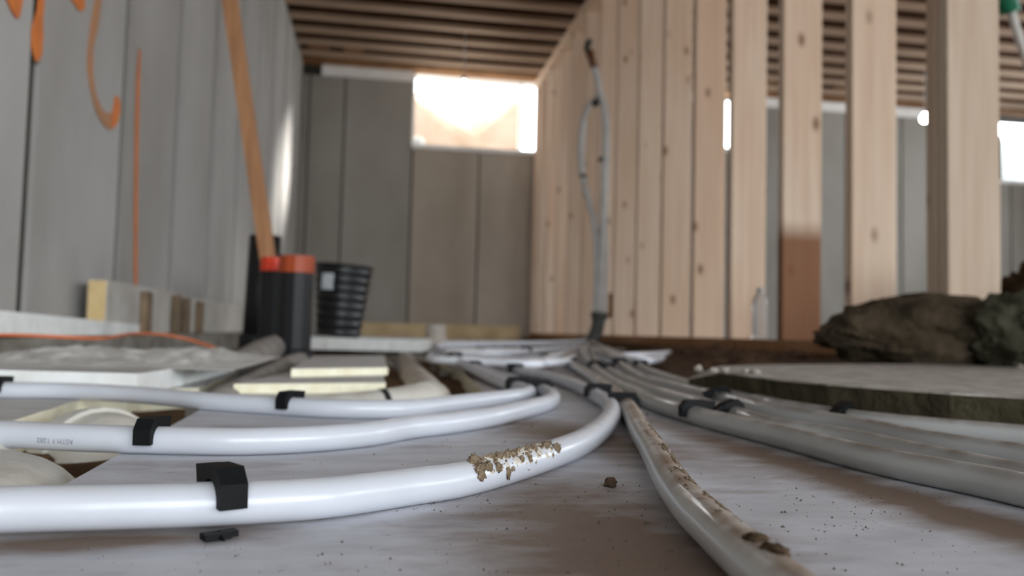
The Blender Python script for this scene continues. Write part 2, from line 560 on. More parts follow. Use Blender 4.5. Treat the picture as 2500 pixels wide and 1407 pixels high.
w1 = (fx(997), 1.40, WY(1150, 366, YF).z, WY(1150, 178, YF).z)
w2 = (fx(1712), fx(1842), WY(1770, 366, YF).z, WY(1770, 228, YF).z)
w3 = (fx(2436), fx(2640), WY(2470, 445, YF).z, WY(2470, 285, YF).z)
openings = [w1, w2, w3]
seams = [XL, fx(742), fx(830), fx(1000), fx(1165), 1.40]
s = 2.0
while s < XR - 0.2:
    seams.append(s); s += 0.6
seams.append(XR)
wf_v = []
ZT = 2.285                                # top of the cast concrete
def solid_runs(xm, zlo, zhi):
    runs = [(zlo, zhi)]
    for (a, b, c, e) in openings:
        if a < xm < b:
            new = []
            for lo, hi in runs:
                if c > lo: new.append((lo, min(c, hi)))
                if e < hi: new.append((max(e, lo), hi))
            runs = [q for q in new if q[1] - q[0] > 0.004]
    return runs
cuts = sorted(set([XL - 0.25, XR + 0.25] + [q for o_ in openings for q in o_[:2]]))
back = []
for a, b in zip(cuts[:-1], cuts[1:]):
    for lo, hi in solid_runs((a + b) / 2, -0.1, 2.7):
        back.append(box_vf(a, b, YF + 0.012, YF + 0.24, lo, hi))
v, f = merge(*back)
wf = obj('wall_far', v, f, 'joint')
tag(wf, 'grey concrete end wall with a window opening under the joists', kind='structure')
for a, b in zip(seams[:-1], seams[1:]):
    xs = sorted(set([a, b] + [q for o_ in openings for q in o_[:2] if a < q < b]))
    pieces = []
    for c, e in zip(xs[:-1], xs[1:]):
        g0 = 0.008 if c == a else 0; g1 = 0.008 if e == b else 0
        for lo, hi in solid_runs((c + e) / 2, -0.1, ZT):
            pieces.append(box_vf(c + g0, e - g1, YF - 0.005 * random.random(), YF + 0.05, lo, hi))
    if pieces:
        v, f = merge(*pieces)
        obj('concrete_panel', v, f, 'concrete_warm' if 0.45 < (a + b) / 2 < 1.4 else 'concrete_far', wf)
# pale strip on top of the concrete
tr = obj('trim_1', *merge(*[box_vf(a, b, YF - 0.02, YF + 0.05, ZT, ZC) for a, b in ((fx(770), w1[0]), (1.47, w2[0]), (w2[1], w3[0]), (w3[1], XR))]), 'white_board')
tag(tr, 'pale sealing strip between the concrete end wall and the joists', kind='structure')

# right outer wall, back wall with a walk-out opening widened for even light
ROPN = [(-2.4, -0.2, 0.9, 2.25), (0.8, 3.0, 0.9, 2.25), (4.0, 6.2, 0.9, 2.25)]  # unseen openings, added to light the end wall and joists
rk_ = []
ys = sorted([YB, YF + 0.25] + [q for o_ in ROPN for q in o_[:2]])
for a, b in zip(ys[:-1], ys[1:]):
    runs = [(-0.1, 2.7)]
    for o_ in ROPN:
        if o_[0] < (a + b) / 2 < o_[1]:
            runs = [(-0.1, o_[2]), (o_[3], 2.7)]
    rk_ += [box_vf(XR, XR + 0.25, a, b, lo, hi) for lo, hi in runs]
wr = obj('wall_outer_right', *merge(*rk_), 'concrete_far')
for o_ in ROPN:
    portal('daylight_portal', (XR + 0.2, (o_[0] + o_[1]) / 2, (o_[2] + o_[3]) / 2), (math.radians(90), 0, math.radians(90)), o_[1] - o_[0], o_[3] - o_[2])
tag(wr, 'grey concrete wall at the far side of the next room', kind='structure')
OPN = [(-0.70, 1.30, 0.12, 2.30), (1.55, 6.3, 0.12, 2.30)]
bk = []
xs = sorted([XL - 0.25, XR + 0.25] + [q for o_ in OPN for q in o_[:2]])
for a, b in zip(xs[:-1], xs[1:]):
    runs = [(-0.1, 2.7)]
    for o_ in OPN:
        if o_[0] < (a + b) / 2 < o_[1]:
            runs = [(-0.1, o_[2]), (o_[3], 2.7)]
    bk += [box_vf(a, b, YB - 0.2, YB, lo, hi) for lo, hi in runs]
v, f = merge(*bk)
wb = obj('wall_back', v, f, 'concrete_left')
tag(wb, 'concrete wall with open daylight openings behind the pipes', kind='structure')
for o_ in OPN:
    portal('daylight_portal', ((o_[0] + o_[1]) / 2, YB - 0.1, (o_[2] + o_[3]) / 2), (math.radians(90), 0, 0), o_[1] - o_[0], o_[3] - o_[2])
for o_ in (w1, w2, w3):
    portal('daylight_portal', ((o_[0] + o_[1]) / 2, YF + 0.2, (o_[2] + o_[3]) / 2), (math.radians(-90), 0, 0), o_[1] - o_[0], o_[3] - o_[2])
# ground outside
go = box('ground_outside', -14, 16, YB - 16, YB - 0.2, -0.3, 0.1, 'soil_out')
tag(go, 'bare soil outside the walk-out opening', kind='structure')
gf = box('ground_grade', -14, 16, YF + 1.25, YF + 18, 0.9, 1.45, 'soil_out')
tag(gf, 'raised bare soil outside the end wall windows', kind='structure')

# ceiling: subfloor, I-joists, rim board
ce = box('ceiling', XL - 0.25, XR + 0.25, YB - 0.2, YF + 0.25, 2.69, 2.72, 'osb')
tag(ce, 'wooden subfloor carried by closely spaced wooden joists', kind='structure')
jy = 6.155 - 0.278 * 34
jv, jf = box_vf(XL, XR, -0.005, 0.005, ZC + 0.038, 2.652)
jm = fm_ = None
while jy < YF - 0.12:
    if jm is None:
        j = obj('joist', jv, jf, 'osb', ce, loc=(0, jy, 0)); jm = j.data
        v, f = box_vf(XL, XR, -0.032, 0.032, ZC, ZC + 0.038)
        g = obj('bottom_flange', v, f, 'joist', j); fm_ = g.data
    else:
        j = bpy.data.objects.new('joist', jm); col.objects.link(j); j.parent = ce; j.location = (0, jy, 0)
        g = bpy.data.objects.new('bottom_flange', fm_); col.objects.link(g); g.parent = j
    jy += 0.278
rb = box('rim_board', XL, XR, YF - 0.09, YF - 0.05, ZC, 2.69, 'rim', ce)
rs = box('rim_sill', XL, XR, YF - 0.13, YF + 0.05, ZC - 0.002, ZC + 0.036, 'rim', ce)
for xx in (XL + 0.08, XL + 0.36, 2.7, 3.35, 4.1):
    box('blocking', xx, xx + 0.16, YF - 0.36, YF - 0.09, ZC + 0.04, ZC + 0.2, 'rim', ce)

# stud wall
sw = box('wall_right', XS, XS + 0.14, -0.2, YF - 0.01, 0.035, 0.073, 'plate')
tag(sw, 'open partition wall of pale pine studs', kind='structure')
for z0 in (2.30, 2.339):
    v, f = box_vf(0, 0.14, -0.2, YF - 0.01, 0, 0.037)
    obj('top_plate', v, f, 'pine', sw, loc=(XS, 0, z0))
sv, sf = box_vf(0, 0.14, 0, 0.038, 0.0735, 2.2995, 0.002)
stud_me = None
def stud(y, mat='pine', dx=0.0):
    global stud_me
    if stud_me is None or mat != 'pine':
        o = obj('stud', sv, sf, mat, sw)
        if mat == 'pine': stud_me = o.data
    else:
        o = bpy.data.objects.new('stud', stud_me); col.objects.link(o); o.parent = sw
    o.location = (XS + dx, y, 0)
    return o
for k in range(-4, 14):
    y = 1.757 + 0.402 * k + random.uniform(-0.008, 0.008)
    if y > YF - 0.1: continue
    stud(y, 'pine_brown_foot' if k == 2 else 'pine', random.uniform(-0.003, 0.003))
stud(1.757 + 0.0385)                       # the doubled stud
stud(YF - 0.06)
strip = slab('trim_2', [(XS - 0.06, -0.3), (XS + 0.24, -0.3), (XS + 0.24, YF - 0.01), (XS - 0.06, YF - 0.01)], -0.08, 0.034, 'dirt', 'dirt')
tag(strip, 'earth-covered strip footing under the stud wall', kind='structure')

# concrete footing along the left wall
ft = slab('trim_3', [(XL + 0.001, YB + 0.01), (XL + 0.16, YB + 0.01), (XL + 0.16, YF - 0.01), (XL + 0.001, YF - 0.01)], -0.09, 0.046, 'concrete_rough', 'concrete_rough')
tag(ft, 'rough concrete footing ledge along the left wall', kind='structure')

# ------------------------------------------------------------------ orange paint on the left wall
def wall_stroke(pts, widths, mat, parent=wl):
    pp = [WX(a, b_, XL + 0.0055) for a, b_ in pts]
    path = catmull(pp, 6)
    V, Fc = [], []
    n = len(path)
    for i, p in enumerate(path):
        a = path[max(i - 1, 0)]; b_ = path[min(i + 1, n - 1)]
        t = (b_ - a).normalized(); nn = Vector((1, 0, 0)).cross(t).normalized()
        q = i / (n - 1) * (len(widths) - 1); j = min(int(q), len(widths) - 2)
        w = widths[j] + (widths[j + 1] - widths[j]) * (q - j)
        w *= 1 + 0.25 * noise.noise((p.y * 20, p.z * 20, 0))
        V += [p - nn * w / 2, p + nn * w / 2]
    Vb = [Vector((v.x - 0.003, v.y, v.z)) for v in V]
    Fc = [(2 * i, 2 * i + 1, 2 * i + 3, 2 * i + 2) for i in range(n - 1)]
    m_ = len(V)
    Fc += [(m_ + 2 * i + 2, m_ + 2 * i + 3, m_ + 2 * i + 1, m_ + 2 * i) for i in range(n - 1)]
    Fc += [(2 * i, 2 * i + 2, m_ + 2 * i + 2, m_ + 2 * i) for i in range(n - 1)] + [(2 * i + 3, 2 * i + 1, m_ + 2 * i + 1, m_ + 2 * i + 3) for i in range(n - 1)]
    o = obj('paint_mark', V + Vb, Fc, mat, parent)
    o['label'] = 'orange spray paint mark on the concrete'
    return o
wall_stroke([(30, -60), (38, -10), (42, 20), (46, 44)], [0.06, 0.075, 0.05, 0.012], 'paint')
wall_stroke([(104, -20), (100, 30), (94, 80), (92, 120), (91, 150)], [0.025, 0.028, 0.05, 0.05, 0.012], 'paint')
wall_stroke([(175, -20), (195, 0), (208, 14)], [0.03, 0.05, 0.015], 'paint')
wall_stroke([(245, -30), (236, 40), (224, 110), (222, 170), (232, 235), (252, 285), (272, 298)], [0.045, 0.035, 0.035, 0.03, 0.025, 0.035, 0.05], 'paint_faint')
wall_stroke([(272, 305), (284, 280), (287, 255), (284, 236)], [0.03, 0.05, 0.05, 0.012], 'paint')
wall_stroke([(343, 120), (339, 200), (336, 320), (334, 450), (333, 580), (333, 700)], [0.006, 0.022, 0.02, 0.02, 0.02, 0.018], 'paint')

# ------------------------------------------------------------------ window of the end wall
def window(idx, w, lbl):
    t = empty('window_%d' % idx, ((w[0] + w[1]) / 2, YF, w[2]))
    tag(t, lbl, kind='structure')
    L = lambda x: x - (w[0] + w[1]) / 2
    Zr = lambda z: z - w[2]
    fw = 0.05
    return t, L, Zr, fw
wt, L, Zr, fw = window(1, w1, 'bright window opening with white reveals below the joists')
box('sill', L(w1[0]), L(w1[1]), -0.03, 0.24, -0.02, 0.018, 'white_board', wt)
box('jamb', L(fx(1272)) - 0.012, L(fx(1272)) + 0.012, 0.18, 0.24, 0.0, w1[3] - w1[2], 'white_board', wt)
box('jamb', L(w1[0]) - 0.002, L(w1[0]) + 0.02, 0.02, 0.24, 0.0, w1[3] - w1[2], 'white_board', wt)
box('head', L(w1[0]), L(w1[1]), 0.0, 0.24, w1[3] - w1[2] - 0.02, w1[3] - w1[2], 'white_board', wt)
for i, w in ((2, w2), (3, w3)):
    wt, L, Zr, fw = window(i, w, 'small bright window in the end wall seen between the studs' if i == 2 else 'bright window with a dark upright at the picture edge')
    H = w[3] - w[2]
    box('sill', L(w[0]), L(w[1]), -0.01, 0.24, -0.02, 0.02, 'white_board', wt)
    box('jamb', L(w[0]), L(w[0]) + 0.03, 0.0, 0.24, 0.02, H, 'dark' if i == 3 else 'white_board', wt)
    box('jamb', L(w[1]) - 0.03, L(w[1]), 0.0, 0.24, 0.02, H, 'white_board', wt)
o = box('dark_upright', w3[0] - (w3[0] + w3[1]) / 2 + 0.03, w3[0] - (w3[0] + w3[1]) / 2 + 0.11, 0.06, 0.12, 0.02, (w3[3] - w3[2]) * 0.72, 'dark', wt)
v = [(w3[0] - 0.2, YF + 0.35, w3[2] - 0.1), (w3[1] + 0.2, YF + 0.35, w3[2] - 0.1), (w3[1] + 0.2, YF + 0.75, w3[2] + 0.62), (w3[0] - 0.2, YF + 0.75, w3[2] + 0.62)]
o = fix_normals(obj('window_well_board', v + [(a, b_ + 0.02, c_) for a, b_, c_ in v], [(0, 1, 2, 3), (7, 6, 5, 4), (0, 4, 5, 1), (1, 5, 6, 2), (2, 6, 7, 3), (3, 7, 4, 0)], 'label'))
tag(o, 'pale board leaning outside the window at the right edge', 'board')
# window well outside: creased tan liner sheet
wx0, wx1 = w1[0] - 0.25, w1[1] + 0.3
zb = w1[2] - 0.06
A = [WY(975, 215, YF + 0.55), WY(1165, 338, YF + 0.75), WY(1268, 240, YF + 0.6), WY(970, 345, YF + 0.5), WY(1165, 372, YF + 0.72), WY(1268, 374, YF + 0.62)]
V = []
front = A
Vv = [tuple(p) for p in front] + [(p.x, p.y + 0.03, p.z) for p in front]
for p in A[3:]: p.z = zb - 0.004
top_mid = WY(1130, 255, YF + 0.95)
Vv += [tuple(top_mid), (top_mid.x, top_mid.y + 0.03, top_mid.z)]
Fc = [(0, 3, 4, 1), (1, 4, 5, 2), (0, 1, 12), (1, 2, 12), (6, 7, 10, 9), (7, 8, 11, 10), (6, 13, 7), (7, 13, 8),
      (0, 12, 13, 6), (12, 2, 8, 13), (0, 6, 9, 3), (2, 5, 11, 8), (3, 9, 10, 4), (4, 10, 11, 5)]
wlr = obj('window_well_liner', Vv, Fc, 'well')
fix_normals(wlr)
tag(wlr, 'creased tan sheet lining the window well outside the bright window', 'liner')
wfl = box('ground_well', wx0, wx1, YF + 0.24, YF + 1.24, zb - 0.3, zb, 'soil_out')
tag(wfl, 'soil at the foot of the window well', kind='structure')
sn = lump('pale_stone', (WY(1018, 340, YF + 0.12).x, YF + 0.12, w1[2] + 0.062), (0.07, 0.06, 0.05), 'white_board', sub=3, amp=0.4, seed=3)
tag(sn, 'pale stone in the lower left corner of the bright window', 'stone')

# ================================================================== INSULATION BOARDS ON THE FLOOR
def xy(*pts, z=0.0):
    return [P(a, b_, z)[:2] for a, b_ in pts]

e0, e1 = P(490, 1000), P(155, 1185)
ext = e1 + (e1 - e0) * 1.7
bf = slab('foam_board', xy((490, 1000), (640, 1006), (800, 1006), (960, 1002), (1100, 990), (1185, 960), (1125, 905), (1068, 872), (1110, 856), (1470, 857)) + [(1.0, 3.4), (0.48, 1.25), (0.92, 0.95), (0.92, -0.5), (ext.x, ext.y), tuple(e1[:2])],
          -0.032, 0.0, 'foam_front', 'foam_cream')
tag(bf, 'large grey dusty foam board under the nearest white pipes', 'foam board', 'insulation boards on the floor')
bl = slab('foam_board', xy((31, 1028), (190, 978), (345, 952), (486, 948), (583, 909)) + [tuple(C(-0.72, 1.4, 0)[:2]), tuple(C(-0.9, 0.6, 0)[:2])],
          -0.032, 0.0, 'foam_grey', 'foam_cream', rough=0.003, seed=2)
tag(bl, 'grey foam board with cream cut edge at the left trench', 'foam board', 'insulation boards on the floor')
# loose slab with the white cut edge
sa = slab('foam_slab', [tuple(C(-0.388, 0.86, 0)[:2]), tuple(C(-0.400, 0.98, 0)[:2]), tuple(C(-0.449, 1.345, 0)[:2]), tuple(C(-0.56, 1.42, 0)[:2]), tuple(C(-0.78, 1.30, 0)[:2]), tuple(C(-0.76, 0.87, 0)[:2])],
          0.001, 0.0235, 'foam_grey', 'foam_white', rough=0.002, seed=5)
tag(sa, 'thick foam slab with bright white diagonal cut edge, left of the grey drain pipe', 'foam board', 'insulation boards on the floor')
# stepped slabs in the middle
sb1 = slab('foam_slab', xy((572, 962), (942, 957)) + xy((938, 930), (930, 880), (760, 880), (712, 908), z=0.011), -0.03, 0.011, 'foam_grey', 'foam_cream', rough=0.002, seed=11)
tag(sb1, 'lower stepped foam slab with cream front edge behind the third white pipe', 'foam board', 'insulation boards on the floor')
sb2 = slab('foam_slab', xy((712, 921), (946, 916), z=0.0115) + xy((936, 868), (765, 869), z=0.022), 0.0115, 0.022, 'foam_grey', 'foam_cream', rough=0.002, seed=17)
tag(sb2, 'upper stepped foam slab stacked beside the black drain stubs', 'foam board', 'insulation boards on the floor')
# far boards
fb = slab('foam_board', [(-0.55, 4.1), (0.42, 3.7), (0.55, 4.8), (0.6, YF - 0.12), (-0.55, YF - 0.12)], -0.032, 0.004, 'foam_white', 'foam_white', rough=0.01, seed=23)
tag(fb, 'far pale foam board in front of the end wall', 'foam board', 'insulation boards on the floor')
fb2 = slab('foam_board', [(0.62, 4.6), (1.2, 4.2), (1.22, YF - 0.12), (0.64, YF - 0.12)], -0.032, 0.003, 'foam_white', 'foam_white', rough=0.01, seed=29)
tag(fb2, 'far pale foam board at the foot of the last studs', 'foam board', 'insulation boards on the floor')
# strip standing along the end wall
es = box('foam_strip', fx(880), fx(1272), YF - 0.06, YF - 0.008, -0.03, WY(1080, 792, YF).z, 'foam_tan', ch=0.004)
tag(es, 'tan foam strip standing along the foot of the end wall', 'foam board')

# boards and blocks on the left footing
def wedge(name, x0, x1, y0, y1, zb0, zt0, zb1, zt1, mat):
    v = [(x0, y0, zb0), (x1, y0, zb0), (x1, y1, zb1), (x0, y1, zb1), (x0, y0, zt0), (x1, y0, zt0), (x1, y1, zt1), (x0, y1, zt1)]
    return obj(name, v, [(0, 3, 2, 1), (4, 5, 6, 7), (0, 1, 5, 4), (1, 2, 6, 5), (2, 3, 7, 6), (3, 0, 4, 7)], mat)
wbrd = wedge('foam_board', -0.725, -0.60, 0.3, 2.2, 0.055, 0.118, 0.047, 0.073, 'foam_white')
tag(wbrd, 'bright white foam board lying along the left wall footing', 'foam board', 'foam pieces along the left wall')
def yat(px, x):
    return WX(px, 780, x).y
blk = []
def foam_block(pxa, pxb, zt, lbl, xf=-0.655, th=0.045):
    y0, y1 = yat(pxa, xf), yat(pxb, xf)
    v, f = box_vf(xf - th, xf, y0, y1, 0.0465, zt, 0.002)
    o = obj('foam_block', v, f, None, mats=['foam_block', 'foam_yellow'])
    for p in o.data.polygons:
        if abs(p.normal.y) > 0.9: p.material_index = 1
    tag(o, lbl, 'foam block', 'foam pieces along the left wall')
foam_block(258, 424, 0.179, 'nearest grey foam block on edge with tan end, against the left wall')
foam_block(428, 492, 0.168, 'short middle foam block on edge between brown stakes')
foam_block(494, 592, 0.172, 'farthest foam block on edge, just left of the black stubs')
for px, zt, lb in ((357, 0.165, 'nearest brown stake against the first foam block'), (430, 0.17, 'brown stake at the end of the nearest foam block'),
                   (455, 0.165, 'brown stake in front of the short foam block'), (487, 0.16, 'brown stake farthest along the foam blocks')):
    y = yat(px, -0.645)
    o = box('wood_stake', -0.654, -0.638, y - 0.035, y + 0.035, 0.0462, zt, 'stake', ch=0.003)
    tag(o, lb, 'stake', 'stakes along the foam blocks')

# crumbled debris on the slab at the left
def heap(name, x0, x1, y0, y1, nx, ny, fz, mat, zbase):
    V = []
    for j in range(ny + 1):
        for i in range(nx + 1):
            y = y0 + (y1 - y0) * j / ny
            xa = x0(y) if callable(x0) else x0
            x = xa + (x1 - xa) * i / nx
            V.append((x, y, fz(x, y, i / nx, j / ny)))
    Fc = [(j * (nx + 1) + i, j * (nx + 1) + i + 1, (j + 1) * (nx + 1) + i + 1, (j + 1) * (nx + 1) + i) for j in range(ny) for i in range(nx)]
    n = len(V)
    ring = [i for i in range(nx + 1)] + [(j) * (nx + 1) + nx for j in range(1, ny + 1)] + [ny * (nx + 1) + i for i in range(nx - 1, -1, -1)] + [j * (nx + 1) for j in range(ny - 1, 0, -1)]
    for q in ring: V.append((V[q][0], V[q][1], zbase))
    m_ = len(ring)
    Fc += [(ring[(k + 1) % m_], ring[k], n + k, n + (k + 1) % m_) for k in range(m_)]
    Fc.append(tuple(n + k for k in range(m_)))
    o = obj(name, V, Fc, mat, smooth=True)
    return o
def rz(x, y, u, v):
    e = min(1, min(u, 1 - u) * 5) * min(1, min(v, 1 - v) * 5)
    n1 = noise.fractal(Vector((x * 14, y * 14, 2)), 0.6, 2, 4)
    n2 = max(0, noise.noise((x * 38, y * 38, 5)))
    return 0.0233 + e * max(0, 0.004 + 0.006 * n1 + 0.006 * n2 + 0.012 * v * v)
hp = heap('debris_heap', -0.575, -0.17, 1.02, 1.50, 80, 80, rz, 'rubble', 0.0230)
tag(hp, 'pale crumbled debris spread over the left foam slab', 'debris', kind='stuff')

# ================================================================== DRAIN PIPES
def elbow(name, pts, r, lbl, mat='pvc', collar=None):
    path = catmull([C(*p) for p in pts], 8)
    t = empty(name, path[0])
    inv = lambda L_: [p - path[0] for p in L_]
    tube('pipe_body', inv(path), r, mat, t, 28)
    if collar:
        a, b_ = int(collar[0] * len(path)), int(collar[1] * len(path))
        tube('collar', inv(path[a:b_ + 1]), r + 0.003, mat, t, 28)
    tag(t, lbl, 'drain pipe', 'white drain pipes in the trench')
    return t
elbow('drain_elbow', [(-0.372, 0.70, -0.08), (-0.355, 0.685, -0.045), (-0.325, 0.66, -0.036), (-0.302, 0.632, -0.040), (-0.299, 0.605, -0.062), (-0.300, 0.592, -0.105)], 0.041,
      'white drain elbow in the trench between second and third white pipes', collar=(0.15, 0.42))
elbow('drain_elbow', [(-0.46, 0.49, -0.039), (-0.335, 0.483, -0.038), (-0.275, 0.458, -0.038), (-0.252, 0.40, -0.039), (-0.25, 0.33, -0.044), (-0.25, 0.26, -0.056)], 0.04,
      'white drain elbow in the trench between the two nearest white pipes', collar=(0.0, 0.3))
pp = [C(-0.32, 0.925, -0.030), C(-0.21, 0.93, -0.029), C(-0.15, 0.935, -0.024), C(-0.11, 0.965, -0.018), C(-0.102, 1.03, -0.018), C(-0.13, 1.27, -0.020), C(-0.2, 1.7, -0.02), C(-0.32, 2.5, -0.016)]
path = catmull(pp, 8)
t = empty('drain_pipe', path[0])
rel = [p - path[0] for p in path]
tube('pipe_body', rel[24:], 0.027, 'pvc_dusty', t, 24)
tube('elbow', rel[:34], 0.031, 'pvc', t, 24)
tube('seal_ring', rel[17:19], 0.0318, 'dark', t, 24)
tag(t, 'dusty white drain pipe bending back beside the stepped foam slabs', 'drain pipe', 'white drain pipes in the trench')
# white stub in front of the end wall
cs = P(1063, 850, 0.0)
t = empty('pipe_stub', (cs.x, cs.y, -0.04))
v, f = lathe_vf([(0.044, 0), (0.044, 0.14), (0.041, 0.143), (0.038, 0.14), (0.038, 0.0)], 28, close=True)
obj('pipe_body', v, f, 'pvc_dusty', t, smooth=True)
v, f = lathe_vf([(0.045, 0.0), (0.052, 0.0), (0.052, 0.05), (0.045, 0.052)], 28, close=True)
obj('hub', v, f, 'pvc_grey', t, smooth=True)
tag(t, 'short white pipe stub standing in front of the tan foam strip', 'drain pipe')

# grey pipes running to the black stubs
g2 = catmull([P(733, 882, 0.0), P(700, 895, -0.002), P(655, 920, -0.005), P(618, 942, -0.008), P(580, 966, -0.010), P(535, 995, -0.014), P(490, 1025, -0.03)], 6)
o = tube('drain_pipe', g2, 0.020, 'pvc_grey', sides=20)
tag(o, 'grey drain pipe running from the right black stub along the trench', 'drain pipe', 'grey drain pipes')
g1 = catmull([D(678, 846, 1.93), D(652, 856, 1.78), D(622, 873, 1.58), D(598, 895, 1.42), D(588, 930, 1.36)], 6)
o = tube('drain_pipe', g1, 0.028, 'pvc_grey', sides=20)
tag(o, 'grey drain pipe running from the left black stub under the foam slab', 'drain pipe', 'grey drain pipes')

def black_stub(name, c, r, h, lbl, band=None, hub=0.0, lean=(0, 0), facets=28):
    t = empty(name, c)
    prof = [(r, 0), (r, h), (r - 0.003, h + 0.001), (r - 0.006, h), (r - 0.006, 0)]
    v, f = lathe_vf(prof, facets, close=True)
    v = [(x + lean[0] * z, y + lean[1] * z, z) for x, y, z in v]
    obj('pipe_body', v, f, 'abs', t, smooth=facets > 12)
    if band:
        v, f = lathe_vf([(r + 0.0002, h - band[0]), (r + 0.002, h - band[0]), (r + 0.002, h + 0.003), (r - 0.005, h + 0.003), (r - 0.005, h + 0.0012), (r + 0.0002, h + 0.0012)], facets, close=True)
        v = [(x + lean[0] * z, y + lean[1] * z, z) for x, y, z in v]
        obj('cap_band', v, f, band[1], t, smooth=facets > 12)
    if hub:
        v, f = lathe_vf([(r + 0.0002, 0), (r + 0.009, 0), (r + 0.009, hub), (r + 0.004, hub + 0.006), (r + 0.0002, hub + 0.006)], facets, close=True)
        v = [(x + lean[0] * z, y + lean[1] * z, z) for x, y, z in v]
        obj('hub', v, f, 'abs', t, smooth=facets > 12)
    tag(t, lbl, 'drain stub', 'black drain stubs')
    return t
c1 = D(719, 800, 1.90); c2 = D(669, 800, 2.02); c3 = D(630, 800, 2.20)
hz = lambda py, Z: D(700, py, Z).z
black_stub('drain_stub', (c1.x, c1.y, -0.03), 0.0385, hz(628, 1.90) + 0.03, 'front black drain stub with orange-brown cap band, nearest the bucket', (0.036, 'orange'), 0.05, facets=12)
black_stub('drain_stub', (c2.x, c2.y, -0.03), 0.037, hz(634, 2.02) + 0.03, 'black drain stub with bright red-orange rim holding the wooden batten', (0.03, 'orange_red'), 0.05, facets=12)
black_stub('drain_stub', (c3.x, c3.y, -0.03), 0.042, hz(577, 2.20) + 0.03, 'tallest plain black drain stub behind the wooden batten', None, 0.08, lean=(0.03, 0.0))

# wooden batten standing in the stub
b0, b1 = D(659, 665, 2.02), D(538, -160, 2.02)
ax = (b1 - b0)
side = ray(1250, 700).cross(ax).normalized() * 0.0175
dep = ax.cross(side).normalized() * 0.01
V = [b0 - side - dep, b0 + side - dep, b0 + side + dep, b0 - side + dep, b1 - side - dep, b1 + side - dep, b1 + side + dep, b1 - side + dep]
o = obj('wooden_batten', V, [(0, 3, 2, 1), (4, 5, 6, 7), (0, 1, 5, 4), (1, 2, 6, 5), (2, 3, 7, 6), (3, 0, 4, 7)], 'stick')
fix_normals(o)
tag(o, 'long leaning wooden batten standing in the red-rimmed black stub', 'batten')

# ribbed black bucket
cb = D(826, 800, 3.25)
zb_ = D(826, 822, 3.25).z
H = D(826, 655, 3.25).z - zb_
prof = [(0.0, 0.0), (0.084, 0.0)]
n = 8
for k in range(n):
    z0 = H * k / n; rr = 0.084 + 0.028 * k / n
    prof += [(rr, z0 + 0.004), (rr + 0.005, z0 + H / n * 0.3), (rr + 0.005, z0 + H / n * 0.62), (rr, z0 + H / n * 0.85)]
prof += [(0.112, H), (0.118, H + 0.002), (0.118, H + 0.012), (0.108, H + 0.012), (0.104, H), (0.084, 0.01), (0.0, 0.01)]
t = empty('ribbed_bucket', (cb.x, cb.y, zb_))
t.rotation_euler = (0.0, math.radians(3), 0)
v, f = lathe_vf(prof, 40)
obj('bucket_body', v, f, 'bucket', t, smooth=True)
# label plate following the side
V, Fc = [], []
a0 = math.atan2(-cb.y, -cb.x) - 0.52
for rr in (0.1165, 0.1195):
    for zz in (H * 0.66, H * 0.89):
        for i in range(7):
            a = a0 + (i / 6 - 0.5) * 0.42
            V.append((rr * math.cos(a), rr * math.sin(a), zz))
q = lambda a, b_, i: a * 14 + b_ * 7 + i
for i in range(6):
    Fc += [(q(1, 0, i), q(1, 0, i + 1), q(1, 1, i + 1), q(1, 1, i)), (q(0, 0, i + 1), q(0, 0, i), q(0, 1, i), q(0, 1, i + 1)),
           (q(0, 0, i), q(0, 0, i + 1), q(1, 0, i + 1), q(1, 0, i)), (q(0, 1, i + 1), q(0, 1, i), q(1, 1, i), q(1, 1, i + 1))]
Fc += [(q(0, 0, 0), q(1, 0, 0), q(1, 1, 0), q(0, 1, 0)), (q(1, 0, 6), q(0, 0, 6), q(0, 1, 6), q(1, 1, 6))]
lb = obj('label_sticker', V, Fc, 'label', t)
lb['label'] = 'small pale label sticker'
tag(t, 'black ribbed bucket with a pale label, right of the drain stubs', 'bucket')
# board it stands on
o = slab('foam_board', [tuple(C(-0.80, 3.06, 0)[:2]), tuple(C(-0.33, 3.04, 0)[:2]), tuple(C(-0.36, 3.9, 0)[:2]), tuple(C(-0.86, 3.9, 0)[:2])], -0.005, zb_ - 0.003, 'foam_white', 'foam_white', rough=0.004, seed=41)
tag(o, 'pale foam board under the black ribbed bucket', 'foam board', 'insulation boards on the floor')

# orange cord
path = catmull([D(-60, 818, 1.22), D(60, 819, 1.24), D(150, 823, 1.28), D(240, 826, 1.34), D(330, 815, 1.52), D(400, 818, 1.62), D(460, 829, 1.66), D(510, 845, 1.66), D(545, 856, 1.66), D(600, 866, 1.7)], 6)
o = tube('extension_cord', path, 0.0026, 'cord', sides=10)
tag(o, 'orange cord snaking over the debris at the left wall', 'cord')

# ================================================================== RIGHT SIDE: broken slab, earth, clods
edge = [(1680, 902), (1760, 908), (1830, 917), (1900, 925), (2020, 936), (2140, 945), (2320, 958), (2500, 968), (2700, 985)]
backe = [(2760, 892), (2500, 890), (2300, 888), (2100, 888), (1900, 889), (1760, 893)]
poly = xy(*edge, z=0.035) + xy(*backe, z=0.035)
zt_ = lambda lo, hi: (lambda x, y: lo + (hi - lo) * max(0.0, min(1.0, (x / max(y, 0.05) - 0.37) / 0.06)))
t = slab('concrete_slab', poly, 0.0005, 0.0325, 'slab_edge', 'slab_edge', rough=0.006, seed=51, ztop=zt_(0.016, 0.0325))
tp = slab('slab_face', poly, 0.010, 0.036, 'slab_top', 'slab_top', parent=t, rough=0.006, seed=51, ztop=zt_(0.0175, 0.0345))
for v_ in tp.data.vertices:
    if v_.co.z < 0.0101: v_.co.z = zt_(0.0165, 0.0328)(v_.co.x, v_.co.y)
tp['label'] = 'pale gritty upper face'
tag(t, 'broken slab with dark earthy edge and pale top beside the right pipes', 'slab')
